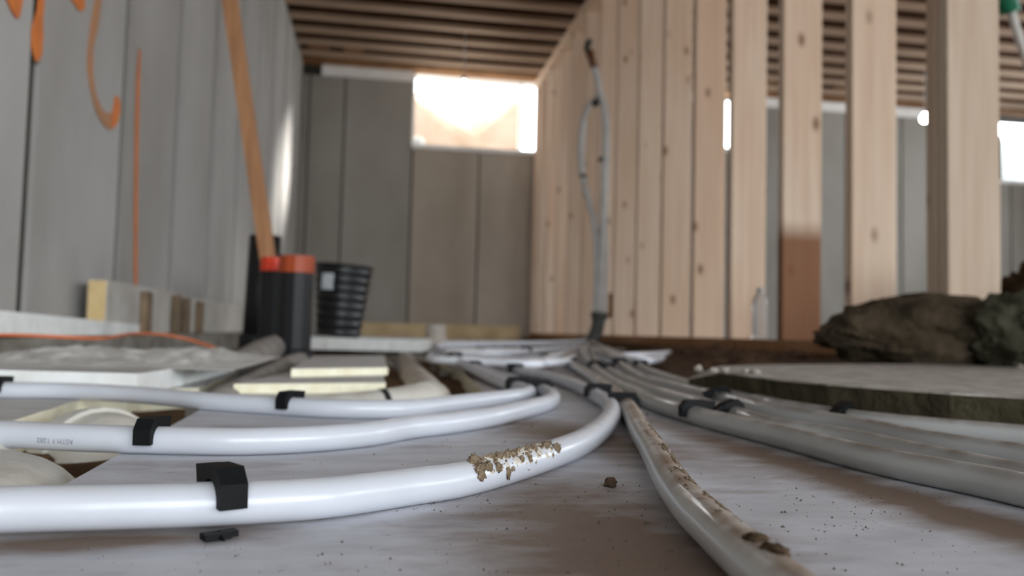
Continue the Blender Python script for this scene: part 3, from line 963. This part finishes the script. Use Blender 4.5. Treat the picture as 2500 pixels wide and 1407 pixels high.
def mz(x, y, u, v):
    e = min(1, min(u, 1 - u) * 4) * min(1, min(v, 1 - v) * 4)
    return 0.001 + e * max(0, 0.030 + 0.02 * noise.fractal(Vector((x * 8, y * 8, 7)), 0.6, 2, 5))
a_ = P(1560, 900, 0)
mo = heap('earth_mound', lambda y: 0.19 + 0.25 * y, 1.262, 1.28, 3.5, 80, 110, mz, 'dirt_dark', -0.03)
tag(mo, 'dark brown loose earth heaped below the stud wall', 'earth', kind='stuff')
rk = lump('earth_clod', D(2268, 818, 1.66), (0.205, 0.12, 0.080), 'clay', sub=5, amp=0.20, freq=1.5, seed=4, flat=-0.06, rotz=-0.25)
tag(rk, 'large dark brown clod lying in front of the studs', 'clod', 'earth clods by the stud wall')
rk = lump('earth_clod', D(2510, 812, 1.52), (0.085, 0.09, 0.075), 'clay_olive', sub=5, amp=0.3, freq=1.5, seed=9, flat=-0.08)
tag(rk, 'olive grey clod at the right picture edge, nearest', 'clod', 'earth clods by the stud wall')
rk = lump('earth_clod', D(2580, 790, 2.0), (0.13, 0.12, 0.16), 'clay', sub=5, amp=0.3, freq=1.6, seed=13, flat=-0.15)
tag(rk, 'tall dark clod behind the olive one at the right edge', 'clod', 'earth clods by the stud wall')
# small stones on the slab
for i, (px, py) in enumerate(((1705, 899), (1742, 903), (1770, 903), (1822, 905), (1845, 906), (2470, 892), (2492, 896))):
    p = P(px, py, 0.038)
    o = lump('stone', (p.x, p.y, 0.037), (0.0055, 0.005, 0.0045), 'slab_top', sub=2, amp=0.4, seed=20 + i)
    tag(o, '%s small pale stone from the left on the rim of the broken slab' % ('first', 'second', 'third', 'fourth', 'fifth', 'sixth', 'last')[i], 'stone', 'stones on the broken slab')

# ================================================================== WHITE HEATING PIPES
R = 0.008
Z0 = 0.0082
def pipe(pts, mat, lbl, z=None, sides=20, stack=0.0):
    pp = []
    for q in pts:
        zz = q[2] if len(q) > 2 else (z or Z0)
        w_ = P(q[0], q[1], zz)
        w_.z += stack * max(0.0, min(1.0, (w_.y - 1.3) / 0.8))
        pp.append(w_)
    path = catmull(pp, 8)
    o = tube('heating_pipe', path, R, mat, sides=sides)
    tag(o, lbl, 'pipe', 'white plastic heating pipes')
    return o, path

A_px = [(-330, 1258, .0105), (-100, 1250, .0105), (0, 1245, .0105), (240, 1239, .0105), (480, 1232, .0105), (640, 1225, .010), (800, 1214, .0095), (1000, 1189), (1120, 1172), (1280, 1131), (1400, 1090), (1450, 1062), (1482, 1032), (1494, 1005), (1484, 984), (1458, 968), (1420, 948), (1370, 929), (1320, 916), (1262, 906), (1225, 898), (1210, 891), (1235, 884), (1310, 875), (1390, 860), (1434, 849)]
B_px = [(-330, 1050), (0, 1060), (210, 1070), (420, 1076), (600, 1078), (760, 1072), (900, 1060), (1000, 1044), (1100, 1033), (1200, 1018), (1290, 997), (1335, 985), (1350, 973), (1340, 962), (1310, 950), (1250, 928), (1200, 914), (1160, 903), (1125, 894), (1112, 887), (1140, 881), (1230, 877), (1330, 866), (1400, 856), (1437, 847)]
C_px = [(-330, 948), (0, 953), (150, 955), (300, 962), (420, 972), (500, 980), (690, 992), (800, 998), (920, 1000), (1000, 998), (1100, 987), (1200, 975), (1270, 966), (1292, 960), (1285, 953), (1250, 944), (1200, 925), (1140, 903), (1097, 889), (1072, 881), (1070, 874), (1130, 869), (1250, 863), (1350, 857), (1430, 847)]
D_px = [(1437, 849), (1418, 858), (1395, 868), (1382, 880), (1395, 893), (1430, 912), (1470, 938), (1505, 965), (1528, 990), (1542, 1010), (1567, 1058), (1592, 1094), (1641, 1178), (1690, 1240), (1750, 1296), (1860, 1393), (1960, 1475), (2150, 1630)]
E_px = [(1440, 849), (1428, 870), (1424, 885), (1450, 905), (1500, 935), (1560, 964), (1596, 984), (1674, 1008), (1764, 1032), (1900, 1064), (2140, 1124), (2404, 1176), (2500, 1197), (2900, 1285)]
F_px = [(1442, 848), (1445, 870), (1455, 888), (1485, 908), (1540, 933), (1600, 957), (1700, 986), (1790, 1014), (1900, 1047), (2056, 1072), (2260, 1117), (2500, 1168), (2900, 1250)]
G_px = [(1446, 848), (1465, 868), (1480, 884), (1510, 900), (1560, 921), (1620, 938), (1730, 966), (1800, 984), (1900, 1010), (2068, 1038), (2284, 1082), (2500, 1116), (2900, 1180)]
H_px = [(1448, 848), (1480, 866), (1505, 880), (1540, 895), (1586, 912), (1660, 933), (1730, 955), (1850, 979), (1900, 993), (2140, 1030), (2500, 1064), (2900, 1100)]
pA, paA = pipe(A_px, 'pex', 'nearest white pipe with dried mud, hooking back in a tight bend', sides=28)
pB, paB = pipe(B_px, 'pex', 'second white pipe from the front with faint printing', sides=24, stack=0.016)
pC, paC = pipe(C_px, 'pex', 'third white pipe from the front, crossing the trench', stack=0.032)
pD, paD = pipe(D_px, 'pex_muddy', 'mud-streaked pipe curving to the bottom right corner', sides=28, stack=0.008)
pE, paE = pipe(E_px, 'pex_dusty', 'dusty grey-white pipe nearest the camera of the right-hand four', sides=24, stack=0.024)
pF, paF = pipe(F_px, 'pex_dusty', 'second of the four dusty right-hand pipes', sides=24, stack=0.012)
pG, paG = pipe(G_px, 'pex_dusty', 'third of the four dusty right-hand pipes', stack=0.03)
pH, paH = pipe(H_px, 'pex_dusty', 'outermost dusty right-hand pipe beside the broken slab', stack=0.02)
# farther runs near the riser
far_runs = [
    ([(1432, 848), (1380, 862), (1330, 878), (1300, 889), (1180, 884), (1110, 881), (1062, 878), (1052, 870), (1095, 864), (1180, 860)], 'far white pipe sweeping left between the clips'),
    ([(1445, 848), (1470, 862), (1530, 868), (1640, 862), (1740, 857, .012), (1830, 856, -.01)], 'far white pipe running right along the earth mound'),
    ([(1440, 850), (1410, 868), (1360, 884), (1310, 886), (1255, 881), (1170, 874), (1090, 869)], 'short far white pipe curving left near the riser'),
    ([(1450, 850), (1500, 872), (1570, 880), (1625, 874, .012), (1690, 870, -.012)], 'short far white pipe curving right near the riser'),
    ([(1436, 846), (1360, 852), (1270, 856), (1160, 858), (1080, 862)], 'farthest white pipe running left toward the pipe stub'),
]
for i, (pts, lbl) in enumerate(far_runs):
    pipe(pts, 'pex_far', lbl, z=Z0 + 0.012 + 0.004 * (i % 2), sides=12)

# ------------------------------------------------------------------ clips
def prism_vf(poly, x0, x1):
    n = len(poly)
    V = [(x0, y, z) for y, z in poly] + [(x1, y, z) for y, z in poly]
    return V, [tuple(range(n))[::-1], tuple(range(n, 2 * n))] + [(i, (i + 1) % n, n + (i + 1) % n, n + i) for i in range(n)]

def clip_meshes():
    r = 0.0086
    inner = [(r * math.cos(a), 0.0082 + r * math.sin(a)) for a in [math.radians(q) for q in range(-8, 189, 14)]]
    # outer from the -y end back over the top to the +y end
    outer = [(-0.0125, 0.0066), (-0.0127, 0.0155), (-0.0080, 0.0213), (0.0082, 0.0216), (0.0123, 0.0155), (0.0123, 0.0066)]
    poly = inner + outer
    me1 = fix_normals(obj('tmp', *prism_vf(poly, -0.005, 0.005), 'clip'))
    fin = [(0.0085, 0.0214), (0.0185, 0.0206), (0.0158, 0.0090), (0.0135, -0.004), (0.0120, 0.004), (0.0116, 0.0150)]
    me2 = fix_normals(obj('tmp', *prism_vf(fin, -0.0042, 0.0042), 'clip'))
    sp = [(-0.0118, 0.0064), (-0.0098, 0.0064), (-0.0100, 0.002), (-0.0108, -0.006), (-0.0120, 0.002)]
    me3 = fix_normals(obj('tmp', *prism_vf(sp, -0.0016, 0.0016), 'clip'))
    out = []
    for o in (me1, me2, me3):
        out.append(o.data); bpy.data.objects.remove(o)
    return out
cm = clip_meshes()
for q, nme in zip(cm, ('clip_arch', 'clip_fin', 'clip_spike')):
    q.name = nme

def nearest(path, px, py):
    best = None
    for i, p in enumerate(path):
        v = p - CAM
        zc = v.dot(d)
        if zc <= 0.02: continue
        x = 1250 + F * v.dot(cr) / zc; y = 703.5 - F * v.dot(cu) / zc
        e = (x - px) ** 2 + (y - py) ** 2
        if best is None or e < best[0]: best = (e, i)
    i = best[1]
    T = (path[min(i + 1, len(path) - 1)] - path[max(i - 1, 0)]).normalized()
    return path[i], T

def clip(path, px, py, lbl, flip=False, lift=0.0, tilt=0.0, scale=1.0, yaw_=0.0):
    p, T = nearest(path, px, py)
    t = empty('pipe_clip', (p.x, p.y, p.z - 0.0082 + lift))
    a = math.atan2(T.y, T.x) + (PI if flip else 0) + yaw_
    t.rotation_euler = (tilt, 0, a)
    t.scale = (scale, scale, scale)
    for nme, me in list(zip(('arch', 'fin', 'spike'), cm))[:2]:
        o = bpy.data.objects.new(nme, me); col.objects.link(o); o.parent = t
    tag(t, lbl, 'pipe clip', 'black plastic pipe clips')
    return t

c = clip(paA, 546, 1229, 'large black clip on the nearest white pipe, popped up at left', flip=False, lift=0.0008, tilt=math.radians(-3), yaw_=math.radians(13))
# this clip's loose foot plate under the pipe
v, f = merge(box_vf(-0.0105, -0.0015, -0.0150, -0.0085, -0.0028, -0.0006), box_vf(-0.0045, 0.0015, -0.0138, -0.0085, -0.0026, -0.0004),
             ([(-0.0062, -0.0150, -0.0026), (-0.0042, -0.0150, -0.0026), (-0.0052, -0.0150, -0.0008), (-0.0052, -0.0200, -0.0026)], [(0, 1, 2), (0, 3, 1), (1, 3, 2), (2, 3, 0)]))
o = obj('foot_plate', v, f, 'clip', c); fix_normals(o)
clip(paB, 378, 1075, 'black clip on the second white pipe above the trench edge')
clip(paC, 707, 993, 'black clip on the third white pipe in front of the stepped slabs')
clip(paC, 4, 953, 'black clip on the third white pipe at the left picture edge')
clip(paA, 1455, 966, 'black clip just behind the bend of the nearest pipe', flip=True)
clip(paB, 1322, 954, 'black clip just behind the bend of the second pipe', flip=False)
clip(paC, 1258, 946, 'black clip just behind the bend of the third pipe', flip=True)
clip(paA, 1262, 906, 'black clip on the nearest pipe farther back than its bend', flip=False)
clip(paB, 1160, 903, 'black clip on the second pipe far back beside the drain pipe', flip=False)
clip(paC, 1097, 889, 'black clip on the third pipe far back beside the drain pipe', flip=True)
clip(paD, 1530, 992, 'black clip with a pointed fin at the top of the muddy pipe', flip=True)
clip(paD, 1393, 892, 'black clip far back on the muddy pipe', flip=True)
clip(paE, 1690, 1012, 'black clip on the front right-hand pipe', flip=False)
clip(paF, 1785, 1012, 'black clip on the second right-hand pipe', flip=True, yaw_=0.45, tilt=-0.3)
clip(paG, 1765, 975, 'black clip on the third right-hand pipe', flip=True, yaw_=-0.3, tilt=-0.25)
clip(paH, 2050, 1017, 'black clip on the outermost pipe against the broken slab', flip=True, yaw_=0.4, tilt=-0.3)
clip(paF, 1485, 908, 'black clip far back on the second right-hand pipe', flip=True)
clip(paG, 1510, 899, 'black clip far back on the third right-hand pipe', flip=True)
clip(paH, 1557, 901, 'black clip far back on the outermost right-hand pipe', flip=False)
clip(paE, 1444, 901, 'black clip far back on the front right-hand pipe', flip=False)
clip(paB, 1290, 874, 'distant black clip in front of the riser', flip=False)
clip(paA, 1320, 874, 'distant black clip on the nearest pipe close to the riser', flip=True)

# ------------------------------------------------------------------ dried mud on the front pipe and the muddy pipe
def mud_patch(path, px0, px1, parent, mat, name, ang, thr, thick, seed, drip=0.0, sN=150, aN=44):
    # parameterise the stretch of pipe between two picture columns
    sel = []
    for p in path:
        v = p - CAM; zc = v.dot(d)
        if zc > 0.02:
            x = 1250 + F * v.dot(cr) / zc
            y = 703.5 - F * v.dot(cu) / zc
            if px0[0] <= x <= px1[0] and px0[1] <= y <= px1[1]: sel.append(p)
    line = catmull(sel, 24)
    T, N = frames(line)
    n = len(line)
    V, Fc = [], []
    idx = {}
    def mask(u, a):
        s_ = noise.fractal(Vector((u * 22, a * 1.6, seed)), 0.7, 2.2, 5)
        edge_ = min(u, 1 - u) * 8
        return s_ + (0.25 if a < ang[0] + (ang[1] - ang[0]) * (0.35 + 0.4 * noise.noise((u * 30, seed, 2))) else -0.35 - drip) - max(0, 1 - edge_) * 0.6
    for j in range(sN):
        u = j / (sN - 1)
        fi = u * (n - 1); i = min(int(fi), n - 2)
        p = line[i].lerp(line[i + 1], fi - i); t_ = T[i]; nn = N[i]
        bb = t_.cross(nn)
        if bb.dot(CAM - p) < 0: bb = -bb
        for k in range(aN):
            a = ang[0] + (ang[1] - ang[0]) * k / (aN - 1)
            m_ = mask(u, a)
            h = thick * max(0, min(1, (m_ - thr) * 4)) * (0.55 + 0.9 * max(0, noise.fractal(Vector((u * 60, a * 6, seed + 3)), 0.6, 2, 4) + 0.35))
            V.append(p + (nn * math.cos(a) + bb * math.sin(a)) * (R - 0.00025 + (h + 0.00035 if m_ > thr else 0)))
            idx[(j, k)] = m_ > thr
    for j in range(sN - 1):
        for k in range(aN - 1):
            if idx[(j, k)] or idx[(j + 1, k)] or idx[(j, k + 1)] or idx[(j + 1, k + 1)]:
                Fc.append((j * aN + k, (j + 1) * aN + k, (j + 1) * aN + k + 1, j * aN + k + 1))
    used = sorted(set(i for q in Fc for i in q)); mp = {o_: i for i, o_ in enumerate(used)}
    return tag(obj(name, [V[i] for i in used], [tuple(mp[i] for i in q) for q in Fc], mat, parent, smooth=True), kind='stuff')
def crust_lump(path, px, py, up, size, seed, parent, mat='mud'):
    p, T_ = nearest(path, px, py)
    bb = T_.cross(Vector((0, 0, 1))).normalized()
    if bb.dot(CAM - p) < 0: bb = -bb
    q = p + (Vector((0, 0, 1)) * math.cos(up) + bb * math.sin(up)) * R
    o = lump('mud_lump', q, size, mat, parent, sub=3, amp=0.55, freq=2.2, seed=seed, rotz=math.atan2(T_.y, T_.x))
    return o
o = mud_patch(paA, (1120, 1000), (1345, 1300), pA, 'mud_pale', 'mud_film', (-0.3, 1.35), -0.22, 0.0003, 3.0)
o['label'] = 'thin pale dried mud film'
o = mud_patch(paA, (1115, 1000), (1350, 1300), pA, 'mud', 'mud_crust', (0.1, 1.75), 0.22, 0.0014, 8.0)
o['label'] = 'brown dried mud crust'
for (px, up, sz, sd) in ((1150, 0.35, (.0022, .0020, .0038), 1), (1143, 1.0, (.003, .002, .003), 2), (1135, 1.35, (.0024, .0016, .0026), 3), (1170, 0.9, (.0022, .002, .0024), 4),
                         (1186, 1.1, (.002, .0016, .0026), 5), (1198, 1.55, (.0016, .0012, .0028), 6), (1310, 0.55, (.0018, .0018, .0026), 7), (1325, 0.85, (.0030, .002, .0024), 8),
                         (1338, 1.0, (.0024, .0016, .003), 9), (1268, 1.15, (.0016, .001, .0026), 10), (1235, 1.0, (.0018, .001, .002), 11)):
    crust_lump(paA, px, 1170 - (px - 1120) * 0.25, up, sz, sd, pA)
o = mud_patch(paD, (1540, 1015), (1830, 1380), pD, 'mud', 'mud_streak', (-0.75, 0.35), 0.12, 0.0003, 14.0, sN=260)
o['label'] = 'brown mud streak along the top'
crust_lump(paD, 1860, 1375, 0.0, (.0046, .0034, .0013), 31, pD, 'mud_dark')
crust_lump(paD, 1885, 1400, -0.2, (.0060, .0034, .0013), 32, pD, 'mud_dark')

# pebble and crumbs on the front board
p = P(1491, 1190, 0.0)
pb = lump('earth_pebble', (p.x, p.y, 0.0018), (0.0033, 0.0028, 0.0026), 'pebble', sub=3, amp=0.4, freq=1.6, seed=44, flat=-0.0016)
tag(pb, 'brown pebble of earth between the front pipe bend and muddy pipe', 'pebble')
crv, crf = [], []
rnd = random.Random(5)
def crumb(x, y, s_):
    n = len(crv)
    hh = s_ * rnd.uniform(0.5, 1.1)
    for k in range(5):
        a = 2 * PI * k / 5 + rnd.random()
        crv.append((x + s_ * rnd.uniform(.5, 1) * math.cos(a), y + s_ * rnd.uniform(.5, 1) * math.sin(a), -0.0001))
    crv.append((x, y, hh))
    for k in range(5): crf.append((n + k, n + (k + 1) % 5, n + 5))
zones = [((1900, 1130), (2200, 1300), 110), ((1150, 1180), (1700, 1400), 160), ((200, 1330), (1100, 1400), 40), ((700, 1100), (1300, 1180), 50), ((1500, 1060), (2400, 1400), 170), ((1040, 1030), (1350, 1100), 20), ((950, 1210), (1250, 1260), 25)]
for (a, b_, nn) in zones:
    for k in range(nn):
        q = P(rnd.uniform(a[0], b_[0]), rnd.uniform(a[1], b_[1]))
        crumb(q.x, q.y, 0.00035 + 0.0006 * rnd.random() ** 3)
for px, py, s_ in ((1182, 1200, .0013), (1145, 1205, .0009), (1308, 1184, .0008), (1300, 1043, .0016), (1045, 1230, .0011), (1060, 1231, .001), (1577, 1280, .0013), (2007, 1178, .0013), (1955, 1224, .001), (1912, 1288, .0014), (1917, 1252, .0012), (1580, 1013, .0022), (835, 1325, .0008)):
    q = P(px, py); crumb(q.x, q.y, s_)
cr_o = obj('dirt_crumbs', crv, crf, 'crumb')
fix_normals(cr_o)
tag(cr_o, 'fine dark dirt crumbs scattered over the front foam board', 'dirt', kind='stuff')

# loose gravel around the foot of the riser and on the earth by the trench
gvv, gff = [], []
def gravel(x, y, z, s_):
    n = len(gvv)
    for ring, (rr, zz) in enumerate(((1.0, -0.3), (0.75, 0.45))):
        for k in range(6):
            a = 2 * PI * k / 6 + ring * 0.5 + rnd.random() * 0.3
            gvv.append((x + s_ * rr * rnd.uniform(.75, 1.1) * math.cos(a), y + s_ * rr * rnd.uniform(.75, 1.1) * math.sin(a), z + s_ * zz))
    gvv.append((x, y, z + s_ * rnd.uniform(0.6, 0.9)))
    for k in range(6):
        k2 = (k + 1) % 6
        gff.append((n + k, n + k2, n + 6 + k2, n + 6 + k)); gff.append((n + 6 + k, n + 6 + k2, n + 12))
    gff.append(tuple(n + k for k in range(5, -1, -1)))
for k in range(170):
    gravel(rnd.uniform(0.55, 1.24), rnd.uniform(3.9, 5.6), 0.003, rnd.uniform(0.008, 0.024))
for k in range(120):
    gravel(rnd.uniform(0.0, 0.30) - 0.02, rnd.uniform(1.75, 3.0), -0.018, rnd.uniform(0.004, 0.012))
gr_o = obj('gravel', gvv, gff, 'concrete_rough')
tag(gr_o, 'loose grey gravel around the riser and beside the drain pipe', 'gravel', kind='stuff')

# printing on the second pipe (reads upside down)
def pipe_text(body, px, py, ang, size, parent, path, width=None):
    cu_ = bpy.data.curves.new('txt', 'FONT'); cu_.body = body; cu_.size = size
    cu_.align_x = 'CENTER'; cu_.align_y = 'CENTER'
    ob = bpy.data.objects.new('txt', cu_); col.objects.link(ob)
    dg = bpy.context.evaluated_depsgraph_get()
    me = bpy.data.meshes.new_from_object(ob.evaluated_get(dg))
    bpy.data.objects.remove(ob); bpy.data.curves.remove(cu_)
    bm = bmesh.new(); bm.from_mesh(me)
    bmesh.ops.triangulate(bm, faces=bm.faces)
    p, T_ = nearest(path, px, py)
    if T_.dot(cr) < 0: T_ = -T_
    up = Vector((0, 0, 1)); bb = T_.cross(up)
    if bb.dot(CAM - p) < 0: bb = -bb
    for v in bm.verts:
        s_, w = -v.co.x, -v.co.y                 # rotated half a turn
        a = ang - w / R
        v.co = p + T_ * s_ + (up * math.cos(a) + bb * math.sin(a)) * (R + 0.00012)
    me2 = bpy.data.meshes.new('printed_text'); bm.to_mesh(me2); bm.free()
    bpy.data.meshes.remove(me)
    me2.materials.append(M['ink'])
    o = bpy.data.objects.new('printed_text', me2); col.objects.link(o); o.parent = parent
    return o
pipe_text('ASTM F 1282', 164, 1066, 1.72, 0.0042, pB, paB)
pipe_text('U', 8, 1060, 1.65, 0.0058, pB, paB)

# ================================================================== RISER ON THE STUD WALL
ZRs = 4.85
def rp(px, py, dz=0.0, dx=0.0):
    return D(px, py, ZRs + dz)
base = rp(1462, 778)
t = empty('riser_sleeve', rp(1430, 840))
o0 = rp(1430, 840)
sl = catmull([rp(1414, 846, -0.12), rp(1436, 838, -0.05), rp(1452, 818), rp(1460, 795), rp(1463, 766)], 6)
tube('sleeve_elbow', [q - o0 for q in sl], 0.040, 'conduit', t, 18)
tube('sleeve_rim', [rp(1463, 778) - o0, rp(1464, 762) - o0], 0.052, 'conduit', t, 18)
tag(t, 'dark grey curved sleeve at the foot of the pipe riser', 'sleeve')
t = empty('pipe_riser', rp(1464, 765))
o0 = rp(1464, 765)
offs = [(-0.024, 0.0), (0.0, -0.016), (0.024, 0.0), (-0.012, 0.018), (0.014, 0.018), (0.0, 0.0)]
rt = [(1464, 770), (1466, 700), (1468, 620), (1471, 540), (1474, 450), (1477, 360), (1476, 280), (1468, 240), (1463, 224), (1458, 195), (1450, 165)]
lt = [(1463, 770), (1465, 700), (1465, 620), (1456, 555), (1443, 500), (1430, 450), (1423, 410), (1422, 350), (1428, 295), (1443, 258), (1462, 240), (1463, 225)]
for i, (dx, dz) in enumerate(offs):
    src = rt if i in (1, 2, 4) else lt
    if i in (2, 3): src = src[:-3]
    if i == 5: src = rt[:5]
    pts = [rp(px + dx * 400 * (1 if py > 560 else 0.45), py, dz) - o0 for px, py in src]
    tube('riser_tube', catmull(pts, 6), 0.0185, 'pex_riser', t, 12)
tube('tape_wrap', [rp(1473, 395) - o0, rp(1474, 386) - o0], 0.032, 'tape_dark', t, 12)
tube('tape_wrap', [rp(1446, 256) - o0, rp(1468, 238) - o0], 0.024, 'tape_dark', t, 12)
tube('tape_wrap', [rp(1423, 434) - o0, rp(1423, 426) - o0], 0.022, 'tape_dark', t, 12)
tube('tape_wrap', [rp(1452, 168) - o0, rp(1446, 150) - o0, rp(1438, 125) - o0], 0.024, 'tape', t, 12)
tube('hook', [rp(1432, 124) - o0, rp(1436, 106) - o0, rp(1442, 98) - o0], 0.020, 'tape_dark', t, 10)
tag(t, 'bundle of grey-white pipes looped and taped up against the studs', 'pipe bundle')
o = box('wood_block', *sorted((rp(1488, 740, 0.15).x, rp(1505, 740, 0.15).x)), rp(1496, 740, 0.15).y - 0.03, rp(1496, 740, 0.15).y + 0.03, rp(1496, 777, 0.15).z, rp(1496, 716, 0.15).z, 'block', ch=0.003)
tag(o, 'small orange-brown wood block beside the pipe riser sleeve', 'block')

# water bottle on the bottom plate
yb = WX(1855, 800, XS + 0.05).y
bt = empty('water_bottle', (XS + 0.05, yb, 0.0735))
Zb = (Vector((XS + 0.05, yb, 0.1)) - CAM).dot(d)
rb_ = 18 / F * Zb
Hb = 125 / F * Zb
prof = [(0.0, 0.0), (rb_ * .85, 0.0), (rb_, Hb * .03)]
for k in range(5):
    z0 = Hb * (0.1 + 0.11 * k)
    prof += [(rb_, z0), (rb_ * 0.94, z0 + Hb * .03), (rb_, z0 + Hb * .06)]
prof += [(rb_, Hb * .68), (rb_ * .92, Hb * .76), (rb_ * .6, Hb * .86), (rb_ * .42, Hb * .90), (rb_ * .42, Hb * .94)]
v, f = lathe_vf(prof, 24)
obj('bottle_body', v, f, 'bottle', bt, smooth=True)
v, f = lathe_vf([(0, Hb * .925), (rb_ * .5, Hb * .925), (rb_ * .5, Hb), (0, Hb)], 20)
obj('bottle_cap', v, f, 'label', bt, smooth=False)
tag(bt, 'clear ribbed plastic water bottle on the stud wall bottom plate', 'bottle')

# pipe with green coupling hanging at the right edge
g0, g1_ = D(2452, -60, 3.2), D(2462, 38, 3.2)
g2_ = D(2540, 230, 3.2)
t = empty('hanging_pipe', D(2455, -120, 3.2))
o0 = D(2455, -120, 3.2)
tube('pipe_body', [D(2440, -180, 3.2) - o0, D(2472, 40, 3.2) - o0, D(2490, 100, 3.2) - o0, D(2540, 250, 3.2) - o0], 0.016, 'pex_riser', t, 12)
tube('coupling', [D(2448, -60, 3.18) - o0, D(2466, 30, 3.18) - o0], 0.036, 'green', t, 14)
tag(t, 'pale hanging pipe with a green coupling at the top right corner', 'pipe')

# bare work-light bulbs hanging under the joists
bm_, nt, b = new_mat('bulb_glow')
b.inputs['Base Color'].default_value = (1, 1, 1, 1)
b.inputs['Emission Color'].default_value = (1.0, 0.97, 0.92, 1)
b.inputs['Emission Strength'].default_value = 25.0
M['bulb'] = bm_
for px, py, Zd, r_, lbl in ((1132, 214, 6.5, 0.042, 'glowing bare bulb hanging in front of the bright window'), (2258, 290, 7.0, 0.036, 'glowing bare bulb in the next room beside the doubled stud')):
    p = D(px, py, Zd)
    t = empty('light_bulb', p)
    v, f = lathe_vf([(0.0, -r_), (r_ * .5, -r_ * .87), (r_ * .87, -r_ * .5), (r_, 0), (r_ * .87, r_ * .5), (r_ * .45, r_ * 1.1), (r_ * .4, r_ * 1.3)], 16)
    obj('bulb_globe', v, f, 'bulb', t, smooth=True)
    v, f = lathe_vf([(r_ * .45, r_ * 1.25), (r_ * .5, r_ * 1.9), (0.004, r_ * 2.0), (0.004, 2.689 - p.z)], 12)
    obj('socket_cord', v, f, 'white_board', t, smooth=True)
    tag(t, lbl, 'light bulb', 'bare bulbs under the joists')
